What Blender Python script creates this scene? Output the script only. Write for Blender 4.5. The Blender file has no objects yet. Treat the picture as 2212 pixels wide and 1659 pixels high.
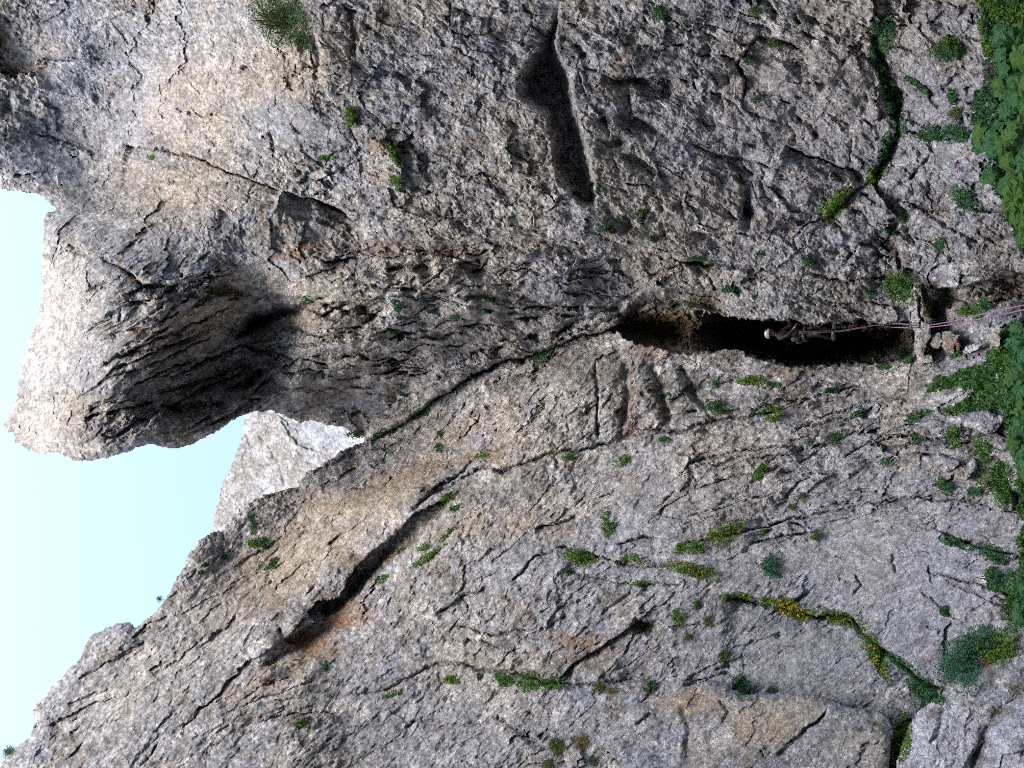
import bpy, math, random
import numpy as np
from mathutils import Vector, Matrix, Quaternion
from concurrent.futures import ThreadPoolExecutor

# ------------------------------------------------------------------ camera, sky, sun, exposure
S = bpy.context.scene
COL = S.collection
PITCH = math.radians(32.0)                      # the camera looks up the gully and is turned on its side
CAM = np.array([0.0, 0.0, 1.6])
FWD = np.array([0.0, math.cos(PITCH), math.sin(PITCH)])
UPV = np.array([0.0, -math.sin(PITCH), math.cos(PITCH)])
FOC = 1723.0                                    # focal length for a picture 2212 wide
cam_d = bpy.data.cameras.new("camera")
cam = bpy.data.objects.new("camera", cam_d)
COL.objects.link(cam)
cam_d.sensor_fit = 'HORIZONTAL'
cam_d.sensor_width = 36.0
cam_d.lens = 36.0 * FOC / 2212.0
cam_d.clip_end = 2000.0
cam_d.clip_start = 0.05
R_ = Vector(-UPV); U_ = Vector((1, 0, 0)); B_ = Vector(-FWD)
m3 = Matrix((R_, U_, B_)).transposed()
cam.matrix_world = Matrix.Translation(Vector(CAM)) @ m3.to_4x4()
S.camera = cam

SUN_EL, SUN_AZ = math.radians(62), math.radians(186)      # azimuth clockwise from +Y (high behind the viewer, veiled by haze)
w = bpy.data.worlds.new("World"); S.world = w; w.use_nodes = True
nt = w.node_tree; nt.nodes.clear()
sky = nt.nodes.new("ShaderNodeTexSky"); sky.sky_type = 'NISHITA'; sky.sun_disc = False
sky.sun_elevation = SUN_EL; sky.sun_rotation = SUN_AZ
sky.air_density = 1.0; sky.dust_density = 3.2; sky.ozone_density = 1.0
bg = nt.nodes.new("ShaderNodeBackground"); bg.inputs[1].default_value = 0.15
wo = nt.nodes.new("ShaderNodeOutputWorld")
nt.links.new(sky.outputs[0], bg.inputs[0]); nt.links.new(bg.outputs[0], wo.inputs[0])
sun_d = bpy.data.lights.new("sun", 'SUN'); sun_d.energy = 0.6; sun_d.angle = math.radians(30); sun_d.color = (1.0, 0.94, 0.86)
sun = bpy.data.objects.new("sun", sun_d); COL.objects.link(sun)
sd = Vector((math.sin(SUN_AZ) * math.cos(SUN_EL), math.cos(SUN_AZ) * math.cos(SUN_EL), math.sin(SUN_EL)))
sun.rotation_euler = sd.to_track_quat('Z', 'Y').to_euler()
S.view_settings.view_transform = 'Standard'; S.view_settings.look = 'None'
S.view_settings.exposure = 2.05; S.view_settings.gamma = 1.0
S.view_settings.use_curve_mapping = False
S.cycles.max_bounces = 6; S.cycles.diffuse_bounces = 4
S.cycles.use_denoising = False
S.cycles.filter_width = 0.95

BLOCKER_Y, BLOCKER_H, SIDE_BLOCKER_H = 18.0, 100.0, 62.0  # placing of the unseen walls added to block light
RNG = np.random.default_rng(7)
random.seed(7)
POOL = ThreadPoolExecutor(4)

# ------------------------------------------------------------------ helpers: objects, rays
def tag(o, label=None, cat=None, group=None, kind=None):
    if label: o["label"] = label
    if cat: o["category"] = cat
    if group: o["group"] = group
    if kind: o["kind"] = kind
    return o

def ray(x, y):
    """direction from the viewpoint for a sight line x right, y down in the 2212 x 1659 picture"""
    x = np.asarray(x, dtype=np.float64); y = np.asarray(y, dtype=np.float64)
    d = FWD + ((x - 1106.0) / FOC)[..., None] * (-UPV) - ((y - 829.5) / FOC)[..., None] * np.array([1.0, 0, 0])
    return d / np.linalg.norm(d, axis=-1, keepdims=True)

def pt(x, y, r):
    return CAM + ray(x, y) * np.asarray(r)[..., None]

# ------------------------------------------------------------------ noise, vectorised
def _hash(ix, iy, iz, seed):
    h = (ix.astype(np.uint32) * np.uint32(374761393) + iy.astype(np.uint32) * np.uint32(668265263)
         + iz.astype(np.uint32) * np.uint32(2246822519) + np.uint32((seed * 3266489917) & 0xffffffff))
    h = (h ^ (h >> np.uint32(15))) * np.uint32(2246822519)
    h = (h ^ (h >> np.uint32(13))) * np.uint32(3266489917)
    return h ^ (h >> np.uint32(16))

_a = np.random.default_rng(3).normal(size=(256, 3)); GR = (_a / np.linalg.norm(_a, axis=1, keepdims=True)).astype(np.float32)

def _chunked(fn, P):
    n = len(P)
    k = max(1, min(64, n // 40000 + 1))
    res = list(POOL.map(fn, np.array_split(P, k)))
    if isinstance(res[0], tuple):
        return tuple(np.concatenate(c) for c in zip(*res))
    return np.concatenate(res)

def _perlin(P, seed):
    f = np.floor(P); i = f.astype(np.int32); t = (P - f).astype(np.float32)
    u = t * t * t * (t * (t * 6 - 15) + 10)
    out = 0
    for dx in (0, 1):
        wx = u[:, 0] if dx else 1 - u[:, 0]
        for dy in (0, 1):
            wy = u[:, 1] if dy else 1 - u[:, 1]
            for dz in (0, 1):
                wz = u[:, 2] if dz else 1 - u[:, 2]
                g = GR[_hash(i[:, 0] + dx, i[:, 1] + dy, i[:, 2] + dz, seed) & np.uint32(255)]
                d = g[:, 0] * (t[:, 0] - dx) + g[:, 1] * (t[:, 1] - dy) + g[:, 2] * (t[:, 2] - dz)
                out = out + wx * wy * wz * d
    return out * 1.5

def perlin(P, seed=0):
    return _chunked(lambda q: _perlin(q, seed), P)

def fbm(P, octv=4, gain=0.5, lac=2.03, seed=0, ridged=False):
    a, out, q = 1.0, 0, np.asarray(P, dtype=np.float32)
    for k in range(octv):
        n = perlin(q, seed + k * 17)
        if ridged: n = 1 - 2 * np.abs(n) * 1.3
        out = out + a * n
        a *= gain; q = q * np.float32(lac) + np.float32(13.7)
    return out

def _facet(P, seed):
    """irregular blocks: each cell is a tilted plane. returns (height, F2-F1, cell random)"""
    f = np.floor(P).astype(np.int32)
    n = len(P)
    d1 = np.full(n, 9e9, np.float32); d2 = d1.copy(); hid = np.zeros(n, np.uint32); off = np.zeros((n, 3), np.float32)
    for dx in (-1, 0, 1):
        for dy in (-1, 0, 1):
            for dz in (-1, 0, 1):
                cx, cy, cz = f[:, 0] + dx, f[:, 1] + dy, f[:, 2] + dz
                h = _hash(cx, cy, cz, seed)
                ox = cx + (h & np.uint32(1023)).astype(np.float32) / 1023 - P[:, 0]
                oy = cy + ((h >> np.uint32(10)) & np.uint32(1023)).astype(np.float32) / 1023 - P[:, 1]
                oz = cz + ((h >> np.uint32(20)) & np.uint32(1023)).astype(np.float32) / 1023 - P[:, 2]
                d = ox * ox + oy * oy + oz * oz
                b = d < d1
                d2 = np.where(b, d1, np.minimum(d2, d))
                hid = np.where(b, h, hid)
                off[:, 0] = np.where(b, ox, off[:, 0]); off[:, 1] = np.where(b, oy, off[:, 1]); off[:, 2] = np.where(b, oz, off[:, 2])
                d1 = np.where(b, d, d1)
    g = GR[(hid >> np.uint32(7)) & np.uint32(255)]
    rnd = ((hid * np.uint32(2654435761)) >> np.uint32(16)).astype(np.float32) / 65535
    val = -(g * off).sum(1) * 0.9 + (rnd - 0.5) * 0.7
    return val, np.sqrt(d2) - np.sqrt(d1), rnd

def facet(P, seed=0):
    return _chunked(lambda q: _facet(q, seed), P.astype(np.float32))

def sstep(a, b, x):
    t = np.clip((x - a) / (b - a), 0, 1)
    return t * t * (3 - 2 * t)

# ------------------------------------------------------------------ sculpting on sight lines (heights in the same unit as x, y)
class Field:
    """a patch of rock sampled along sight lines; L = log distance, h = relief (1 unit = distance / FOC)"""
    def __init__(s, xs, ys):
        s.xs, s.ys = xs, ys
        s.X, s.Y = np.meshgrid(xs, ys)
        s.h = np.zeros_like(s.X)
        s.col = None
        a = np.stack([s.X.ravel(), s.Y.ravel(), np.zeros(s.X.size)], 1)
        wx = fbm(a / 46.0, 3, 0.55, seed=91).reshape(s.X.shape)
        wy = fbm(a / 46.0, 3, 0.55, seed=191).reshape(s.X.shape)
        s.wx0, s.wy0 = wx, wy
        fx_ = fbm(a / 11.0, 2, 0.6, seed=95).reshape(s.X.shape); fy_ = fbm(a / 11.0, 2, 0.6, seed=195).reshape(s.X.shape)
        s.WX = s.X + 5.5 * wx + 2.6 * fx_; s.WY = s.Y + 5.5 * wy + 2.6 * fy_

    def box(s, x0, x1, y0, y1):
        a, b = np.searchsorted(s.xs, (x0, x1)); c, d = np.searchsorted(s.ys, (y0, y1))
        return slice(c, d), slice(a, b)

    def line(s, poly, m):
        p = np.array(poly, float)
        sl = s.box(p[:, 0].min() - m, p[:, 0].max() + m, p[:, 1].min() - m, p[:, 1].max() + m)
        X, Y = s.WX[sl], s.WY[sl]
        if X.size == 0: return sl, None, None, None
        D = np.full(X.shape, 1e9); SD = np.zeros(X.shape); T = np.zeros(X.shape)
        seg = np.hypot(*(p[1:] - p[:-1]).T); cum = np.r_[0, np.cumsum(seg)]; tot = cum[-1]
        for k in range(len(p) - 1):
            ax, ay = p[k]; bx, by = p[k + 1]
            dx, dy = bx - ax, by - ay; l2 = dx * dx + dy * dy + 1e-9
            t = np.clip(((X - ax) * dx + (Y - ay) * dy) / l2, 0, 1)
            d = np.hypot(X - ax - t * dx, Y - ay - t * dy)
            c = dx * (Y - ay) - dy * (X - ax)
            b = d < D
            D = np.where(b, d, D); SD = np.where(b, np.where(c >= 0, d, -d), SD); T = np.where(b, (cum[k] + t * seg[k]) / tot, T)
        return sl, D, SD, T

    def groove(s, poly, w, depth, taper=0.12):
        sl, D, SD, T = s.line(poly, w * 4 + 12)
        if D is None: return
        tp = sstep(0, taper, T) * sstep(0, taper, 1 - T) * 0.8 + 0.2
        s.h[sl] += 1.7 * depth * tp * np.exp(-(D / (w * (0.6 + 0.4 * tp))) ** 2)

    def step(s, poly, amp, L, edge=4, taper=0.15, both=0.0):
        """side below the line (walking left to right) pushed back by amp, fading over L; both: the other side pulled forward"""
        sl, D, SD, T = s.line(poly, L * 2.6 + 12)
        if D is None: return
        tp = sstep(0, taper, T) * sstep(0, taper, 1 - T)
        a = 1.9 * amp * sstep(-edge / 2, edge / 2, SD) * np.exp(-np.maximum(SD, 0) / L)
        b = -1.9 * both * amp * sstep(-edge / 2, edge / 2, -SD) * np.exp(-np.maximum(-SD, 0) / L)
        s.h[sl] += tp * (a + b)

    def bump(s, cx, cy, rx, ry, ang, amp, pw=1.0):
        m = max(rx, ry) * 2.4
        sl = s.box(cx - m, cx + m, cy - m, cy + m)
        X, Y = s.WX[sl] - cx, s.WY[sl] - cy
        c, n = math.cos(math.radians(ang)), math.sin(math.radians(ang))
        q = ((X * c + Y * n) / rx) ** 2 + ((-X * n + Y * c) / ry) ** 2
        s.h[sl] += 1.6 * amp * np.exp(-q ** pw)

    def inside(s, poly, m=0, warp=True):
        """signed distance, positive inside"""
        p = np.array(poly, float)
        sl = s.box(p[:, 0].min() - m - 15, p[:, 0].max() + m + 15, p[:, 1].min() - m - 15, p[:, 1].max() + m + 15)
        X, Y = (s.WX[sl], s.WY[sl]) if warp else (s.X[sl], s.Y[sl])
        D = np.full(X.shape, 1e9); ins = np.zeros(X.shape, bool)
        for k in range(len(p)):
            ax, ay = p[k]; bx, by = p[(k + 1) % len(p)]
            dx, dy = bx - ax, by - ay; l2 = dx * dx + dy * dy + 1e-9
            t = np.clip(((X - ax) * dx + (Y - ay) * dy) / l2, 0, 1)
            D = np.minimum(D, np.hypot(X - ax - t * dx, Y - ay - t * dy))
            if ay != by:
                c = ((ay > Y) != (by > Y)) & (X < dx * (Y - ay) / (by - ay) + ax)
                ins ^= c
        return sl, np.where(ins, D, -D)

    def hollow(s, poly, depth, edge):
        sl, D = s.inside(poly)
        s.h[sl] += 1.9 * depth * sstep(-edge * 0.15, edge, D)

    def tint(s, poly_or_ell, color, k, soft=20):
        """a colour patch with a shape of its own (stains, also painted light and shade): ellipse (cx,cy,rx,ry,ang)"""
        cx, cy, rx, ry, ang = poly_or_ell
        m = max(rx, ry) * 2.2
        sl = s.box(cx - m, cx + m, cy - m, cy + m)
        if s.X[sl].size == 0: return
        X, Y = s.X[sl] + 14 * s.wx0[sl] - cx, s.Y[sl] + 14 * s.wy0[sl] - cy
        c, n = math.cos(math.radians(ang)), math.sin(math.radians(ang))
        q = np.sqrt(((X * c + Y * n) / rx) ** 2 + ((-X * n + Y * c) / ry) ** 2) + 0.55 * s.fine[sl]
        a = (k * (1 - sstep(0.55, 1.25, q)) * (0.55 + 0.60 * sstep(-0.35, 0.25, s.fine[sl] * 1.2 + 0.9 * s.wx0[sl])))[..., None]
        a = np.minimum(a, 1)
        s.col[sl] = s.col[sl] * (1 - a) + np.array(color) * a

def lean(x, y, r):
    """how far a part of the wall leans back: the left-hand slab and the smooth top of the right-hand wall more than the rest"""
    if r < 19.5: return 0.42 if y < 560 else 0.52
    if x > 1200 and y < 520: return 0.42
    if y > 960 or (y > 840 and x > 1190): return 0.64
    if x < 460 and y < 450: return 0.76
    return 0.52
def tps(ctrl):
    c = np.array([a[:3] for a in ctrl], float); P = c[:, :2] / 500.0
    ex = np.array([a[3] if len(a) > 3 else lean(*a) for a in ctrl])
    v = np.log(21.5) + ex * np.log(c[:, 2] / 19.5)
    def ker(d2): return 0.5 * d2 * np.log(d2 + 1e-12)
    n = len(c)
    K = ker(((P[:, None] - P[None]) ** 2).sum(-1)) + np.eye(n) * 0.002
    Q = np.c_[np.ones(n), P]
    A = np.block([[K, Q], [Q.T, np.zeros((3, 3))]])
    sol = np.linalg.solve(A, np.r_[v, 0, 0, 0])
    def ev(X, Y):
        sh = X.shape; q = np.stack([X.ravel(), Y.ravel()], 1) / 500.0
        def f(b):
            o = sol[n] + sol[n + 1] * b[:, 0] + sol[n + 2] * b[:, 1]
            for k in range(n): o = o + sol[k] * ker((b[:, 0] - P[k, 0]) ** 2 + (b[:, 1] - P[k, 1]) ** 2)
            return o
        return _chunked(f, q).reshape(sh)
    return ev

def axis(a, b, st, out, n):
    """even spacing inside, growing outside"""
    core = np.arange(a, b + st, st)
    g = np.cumsum(np.linspace(st, 2 * out / n - st, n))
    return np.r_[(core[0] - g)[::-1], core, core[-1] + g]

def frame_of(t, n=(0, -1, 0)):
    t = np.array(t, float); t /= np.linalg.norm(t)
    n = np.array(n, float); n -= t * (n @ t); n /= np.linalg.norm(n)
    return np.stack([t, np.cross(n, t), n])

def rock_noise(Q, ang, stretch, seed, k_big=1.0, k_mid=1.0, k_fine=1.0, pits=1.0, scale=1.0):
    """relief of fractured limestone; Q = surface coordinates of the patch, ang = run of the beds, result in the same unit"""
    c, n = math.cos(math.radians(ang)), math.sin(math.radians(ang))
    Q = np.stack([(Q[:, 0] * c + Q[:, 1] * n) / stretch, -Q[:, 0] * n + Q[:, 1] * c, Q[:, 2]], 1) / scale
    out = np.zeros(len(Q)); fin = np.zeros(len(Q))
    w3 = np.stack([fbm(Q / 60.0, 4, 0.6, seed=seed + 5 * k) for k in range(3)], 1)
    out += k_big * 26 * fbm(Q / 300.0, 2, 0.5, seed=seed + 40)
    out += k_big * 9 * fbm(Q / 110.0 + 0.25 * w3, 3, 0.5, seed=seed + 50, ridged=True)
    for lam, a, ws in ((150.0, 0.20, 14), (60.0, 0.22, 5), (22.0, 0.21, 2.2), (9.0, 0.20, 1.0)):
        v, e, rnd = facet(Q / lam + w3 * ws / lam * 1.6, seed + int(lam * 10))
        amp = a * lam * (k_mid if lam > 15 else k_fine) * scale
        # blocks come and go: some areas are broken, some are massive
        amp = amp * (0.35 + 0.95 * sstep(-0.35, 0.4, perlin(Q / (lam * 4.5), seed + int(lam * 10) + 3)))
        tgt = out if lam > 10 else fin
        tgt += amp * v
        tgt += amp * 0.35 * np.exp(-(e / 0.05) ** 2) * (rnd > 0.6) * (lam < 100)
    for lam, a in ((30.0, 0.10), (14.0, 0.13), (7.0, 0.18)):
        nn = perlin(Q / lam + 0.5 * w3, seed + int(lam * 100))
        fin += a * lam * k_fine * scale * (2.6 * np.abs(nn) - 0.7)
    if pits:
        for lam, thr, a in ((24.0, 0.80, 7.0), (12.0, 0.72, 4.5)):
            v, e, rnd = facet(Q / lam + w3 * 0.5, seed + 77 + int(lam))
            pn = sstep(-0.2, 0.35, perlin(Q / 140.0, seed + 500 + int(lam)))
            fin += pits * a * scale * pn * (rnd > thr) * sstep(0.05, 0.5, e)
    return out, fin

def rock_colour(Q, seed):
    """base colours of the stone itself: grey limestone, beige broken faces, pale lichen, dark lichen specks"""
    n1 = fbm(Q / 330.0, 4, 0.55, seed=seed + 300)
    n2 = fbm(Q / 90.0, 4, 0.6, seed=seed + 310)
    n3 = fbm(Q / 26.0, 3, 0.6, seed=seed + 320)
    c = np.empty((len(Q), 3))
    grey = np.array([0.315, 0.315, 0.322]); beige = np.array([0.36, 0.32, 0.255]); blue = np.array([0.285, 0.30, 0.345]); pale = np.array([0.50, 0.485, 0.46])
    dark = np.array([0.13, 0.12, 0.115]); brown = np.array([0.20, 0.155, 0.105])
    def mix(c, d, k): return c * (1 - k[:, None]) + d * k[:, None]
    c[:] = grey
    c = mix(c, beige, 0.7 * sstep(-0.05, 0.5, n1 + 0.35 * n2))
    c = mix(c, blue, 0.6 * sstep(0.0, 0.4, fbm(Q / 240.0, 3, 0.5, seed=seed + 330) + 0.2 * n2))
    c = mix(c, pale, 0.7 * sstep(0.22, 0.60, n2 + 0.4 * n3))
    c = mix(c, brown, 0.6 * sstep(0.30, 0.75, -n2 + 0.35 * n3 - 0.3 * n1))
    c = mix(c, dark, 0.7 * sstep(0.36, 0.75, n3 - 0.3 * n1))
    c = mix(c, pale, 0.6 * sstep(0.45, 0.8, -n3))
    for lam, a in ((13.0, 0.26), (6.0, 0.32)):
        c = c * (1 + a * 1.7 * perlin(Q / lam, seed + int(lam * 99)))[:, None]
    sp = perlin(Q / 7.5, seed + 901) + 0.5 * perlin(Q / 45.0, seed + 902)
    c = mix(c, dark * 0.7, 0.5 * sstep(0.42, 0.62, sp)); c = mix(c, pale * 1.1, 0.45 * sstep(0.45, 0.65, -sp))
    return np.clip(c * 0.90, 0.02, 0.8)

# ------------------------------------------------------------------ materials
def rock_material(name, rough=0.9, bump=0.6):
    m = bpy.data.materials.new(name); m.use_nodes = True
    t = m.node_tree; b = t.nodes["Principled BSDF"]
    b.inputs["Roughness"].default_value = rough
    b.inputs["Specular IOR Level"].default_value = 0.2
    at = t.nodes.new("ShaderNodeAttribute"); at.attribute_name = "stone"
    tc = t.nodes.new("ShaderNodeAttribute"); tc.attribute_name = "grain"
    n1 = t.nodes.new("ShaderNodeTexNoise"); n1.inputs["Scale"].default_value = 4.0; n1.inputs["Detail"].default_value = 13; n1.inputs["Roughness"].default_value = 0.72
    n2 = t.nodes.new("ShaderNodeTexNoise"); n2.inputs["Scale"].default_value = 16.0; n2.inputs["Detail"].default_value = 8; n2.inputs["Roughness"].default_value = 0.75
    t.links.new(tc.outputs["Vector"], n1.inputs["Vector"]); t.links.new(tc.outputs["Vector"], n2.inputs["Vector"])
    mr = t.nodes.new("ShaderNodeMapRange"); mr.inputs[1].default_value = 0.34; mr.inputs[2].default_value = 0.66; mr.inputs[3].default_value = 0.58; mr.inputs[4].default_value = 1.42
    t.links.new(n1.outputs["Fac"], mr.inputs[0])
    mr2 = t.nodes.new("ShaderNodeMapRange"); mr2.inputs[1].default_value = 0.36; mr2.inputs[2].default_value = 0.64; mr2.inputs[3].default_value = 0.66; mr2.inputs[4].default_value = 1.34
    t.links.new(n2.outputs["Fac"], mr2.inputs[0])
    mu = t.nodes.new("ShaderNodeMath"); mu.operation = 'MULTIPLY'
    t.links.new(mr.outputs[0], mu.inputs[0]); t.links.new(mr2.outputs[0], mu.inputs[1])
    vm = t.nodes.new("ShaderNodeVectorMath"); vm.operation = 'SCALE'
    t.links.new(at.outputs["Color"], vm.inputs[0]); t.links.new(mu.outputs[0], vm.inputs["Scale"])
    t.links.new(vm.outputs[0], b.inputs["Base Color"])
    bu = t.nodes.new("ShaderNodeBump"); bu.inputs["Strength"].default_value = bump; bu.inputs["Distance"].default_value = 0.08
    t.links.new(n2.outputs["Fac"], bu.inputs["Height"]); t.links.new(bu.outputs[0], b.inputs["Normal"])
    return m

M_ROCK = rock_material("limestone")

def grid_mesh(name, P, C, G, keep, skirt, mat, ny, nx):
    """quads of the grid whose four corners are kept; open edges get a side running away from the viewer so that the rock is solid"""
    idx = np.arange(ny * nx).reshape(ny, nx)
    q = np.stack([idx[:-1, :-1], idx[1:, :-1], idx[1:, 1:], idx[:-1, 1:]], -1).reshape(-1, 4)
    kq = keep.reshape(-1)
    q = q[kq]
    if skirt:
        e = np.concatenate([q[:, [0, 1]], q[:, [1, 2]], q[:, [2, 3]], q[:, [3, 0]]])
        key = np.sort(e, 1); key = key[:, 0].astype(np.int64) * (ny * nx) + key[:, 1]
        u, first, cnt = np.unique(key, return_index=True, return_counts=True)
        be = e[first[cnt == 1]]
        bv = np.unique(be)
        D = P[bv] - CAM; D /= np.linalg.norm(D, axis=1, keepdims=True)
        P2 = P[bv] + D * skirt
        mp = np.full(len(P), -1); mp[bv] = len(P) + np.arange(len(bv))
        q = np.concatenate([q, np.stack([be[:, 1], be[:, 0], mp[be[:, 0]], mp[be[:, 1]]], 1)])
        P = np.concatenate([P, P2]); C = np.concatenate([C, C[bv]]); G = np.concatenate([G, G[bv] + np.array([0, 0, 0.4])])
    used = np.unique(q); mp = np.full(len(P), -1); mp[used] = np.arange(len(used))
    q = mp[q]; P = P[used]; C = C[used]; G = G[used]
    me = bpy.data.meshes.new(name)
    me.vertices.add(len(P)); me.vertices.foreach_set("co", P.astype(np.float32).ravel())
    me.loops.add(q.size); me.loops.foreach_set("vertex_index", q.astype(np.int32).ravel())
    me.polygons.add(len(q)); me.polygons.foreach_set("loop_start", np.arange(0, q.size, 4, dtype=np.int32))
    me.update(calc_edges=True)
    ca = me.color_attributes.new("stone", 'FLOAT_COLOR', 'POINT')
    ca.data.foreach_set("color", np.c_[C, np.ones(len(C))].astype(np.float32).ravel())
    ga = me.attributes.new("grain", 'FLOAT_VECTOR', 'POINT')
    ga.data.foreach_set("vector", G.astype(np.float32).ravel())
    me.materials.append(mat)
    me.shade_flat()
    o = bpy.data.objects.new(name, me); COL.objects.link(o)
    return o

# ------------------------------------------------------------------ the main cliff: outlines read off the photograph, distances in metres
PILLAR_SKY = [(-420, 300), (-200, 372), (0, 407), (20, 412), (43, 413), (90, 425), (117, 450), (97, 463), (92, 483), (91, 553), (88, 640), (80, 680), (50, 770), (37, 846),
    (20, 896), (5, 920), (17, 938), (30, 935), (32, 956), (60, 976), (97, 981), (130, 980), (133, 986), (143, 985), (157, 996), (177, 998),
    (233, 990), (277, 976), (307, 965), (333, 961), (350, 968), (393, 968), (430, 953), (480, 926), (510, 905), (540, 892), (587, 888), (627, 906), (647, 915),
    (673, 910), (733, 923), (785, 946)]
WALL_SKY = [(785, 952), (737, 974), (700, 1000), (660, 1020), (642, 1050), (600, 1062), (575, 1065), (533, 1086), (500, 1120), (477, 1146), (457, 1148), (433, 1166), (407, 1193),
    (397, 1223), (377, 1249), (370, 1269), (357, 1293), (337, 1319), (310, 1343), (293, 1353), (283, 1344), (257, 1343), (223, 1358), (200, 1369), (182, 1396), (175, 1419),
    (133, 1459), (103, 1494), (87, 1509), (70, 1533), (72, 1546), (78, 1553), (60, 1596), (33, 1613), (10, 1636), (0, 1656), (-110, 1780), (-420, 2100)]
VOID = PILLAR_SKY + WALL_SKY + [(-3000, 2600), (-3000, -100)]

CTRL = [  # right-hand wall
    (2180, 60, 9.0), (2150, 350, 9.5), (2000, 40, 11.5), (1900, 200, 13.5), (1650, 150, 16), (1600, 350, 17.5), (1420, 120, 19), (1290, 300, 20.5), (1170, 60, 24), (1050, 300, 26), (850, 100, 32),
    (850, 350, 33), (700, 250, 39), (600, 60, 44), (450, 250, 48), (350, 60, 62), (150, 120, 76), (60, 330, 84), (200, 380, 74), (560, 460, 48), (700, 520, 43), (1000, 520, 29.5),
    (1300, 520, 22.5), (1550, 520, 19.5), (1700, 640, 18.6), (1850, 560, 16.2), (2000, 480, 13.2), (2100, 620, 12.8), (1850, 660, 17.8), (2150, 500, 10.8), (2212, 640, 12.5),
    # pillar
    (110, 500, 98, .56), (100, 700, 112, .56), (40, 900, 122, .56), (220, 600, 72), (215, 800, 73), (160, 920, 84), (250, 960, 72), (330, 700, 63), (350, 900, 64), (450, 600, 56), (560, 680, 64), (540, 820, 66), (500, 900, 66), (640, 800, 58),
    (650, 600, 45), (800, 720, 41), (800, 860, 62), (1000, 680, 33), (1000, 770, 44), (1200, 640, 28),
    # gully
    (1180, 775, 36.5, .52), (1100, 800, 42, .52), (950, 885, 54, .52), (790, 950, 78, .52), (1330, 705, 30, .52), (1250, 735, 33, .52), (870, 920, 64, .52), (1000, 915, 40, .64), (1100, 865, 34, .64), (1200, 840, 29.5, .64), (850, 985, 50, .64), (760, 1010, 58, .64),
    (1420, 790, 25.5), (1600, 800, 21.5), (1750, 820, 19.3), (1900, 800, 17.8), (1985, 745, 16.8), (2100, 720, 13.0), (2200, 720, 10.2),
    # left-hand wall
    (1300, 870, 25.5), (1300, 1000, 26), (1500, 950, 21), (1750, 950, 16.5), (2000, 850, 13.2), (2150, 900, 10.4), (2150, 1200, 9.4), (1950, 1100, 12.6), (1700, 1150, 15.8), (1450, 1150, 19.5), (1150, 1080, 28), (1000, 1000, 37),
    (900, 1080, 38), (750, 1060, 53), (640, 1110, 62), (500, 1180, 70), (800, 1200, 44), (700, 1300, 48), (550, 1350, 55), (400, 1300, 70), (250, 1400, 78), (100, 1560, 84), (30, 1640, 86), (300, 1550, 62),
    (500, 1560, 46), (900, 1350, 34), (1000, 1500, 29), (800, 1600, 33), (1150, 1300, 25), (1250, 1550, 20), (1500, 1350, 17), (1500, 1550, 15), (1800, 1250, 13.8), (1750, 1420, 13), (2000, 1350, 10.8),
    (1900, 1550, 10.5), (2150, 1500, 8.5), (2200, 1660, 7.5), (2300, 900, 8.5), (2300, 1300, 7.8), (2300, 300, 8), (2300, 640, 9.5), (-300, 200, 110), (-300, 2000, 100), (1100, 1900, 17), (1900, 1900, 9), (500, 1900, 38),
    (1000, -200, 24), (1900, -200, 11), (400, -250, 55)]

xs = axis(-30, 2240, 2.25, 420, 60); ys = axis(-26, 1686, 2.25, 420, 60)
F = Field(xs, ys)
L0 = tps(CTRL)(F.X, F.Y)

# ---- walls, overhangs, ledges, cracks
st, gr, bp, ho = F.step, F.groove, F.bump, F.hollow
# upper right wall: smooth face, thicker broken slab in front of it
st([(470, -40), (450, 0), (400, 60), (353, 107), (320, 133), (313, 200), (253, 267), (273, 310)], 28, 160, 8)
st([(262, 305), (273, 310), (322, 322), (353, 322), (400, 333), (453, 350), (493, 370), (533, 383), (628, 417)], 36, 60, 3, 0.08)
gr([(322, 321), (400, 333), (453, 351), (493, 371), (533, 385), (625, 416)], 3.2, 22, 0.2)
st([(610, 410), (650, 424), (700, 436), (737, 454), (765, 476), (800, 480)], 34, 70, 3, 0.1)
gr([(660, 428), (700, 438), (737, 456), (760, 472)], 4.5, 24, 0.3)
gr([(633, 401), (690, 388), (737, 367), (790, 330)], 2.2, 8, 0.2)
st([(800, 296), (840, 305), (870, 362), (868, 415), (858, 430)], -14, 70, 4)
gr([(806, 296), (838, 312), (866, 362)], 2.5, 8)
ho([(468, 452), (500, 455), (502, 480), (470, 484)], 12, 8); gr([(530, 405), (538, 425), (528, 440), (505, 455), (470, 440)], 2.0, 5)
ho([(0, 190), (24, 195), (28, 250), (2, 262)], 9, 14); gr([(60, 290), (110, 296), (160, 315)], 2.5, 6); gr([(150, 312), (190, 322)], 2, 4)
bp(600, 255, 120, 34, 12, -10); gr([(520, 232), (600, 262), (720, 300)], 10, 7)
bp(400, 190, 90, 70, 20, -9); bp(120, 330, 110, 26, -14, -6); bp(200, 160, 150, 40, 120, 6)
gr([(640, 0), (672, 60), (690, 130), (676, 215)], 6, 7); bp(760, 90, 22, 60, 10, 9); bp(720, 140, 60, 80, 0, -14)
gr([(748, 20), (765, 70), (768, 130)], 5, 10)
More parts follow.
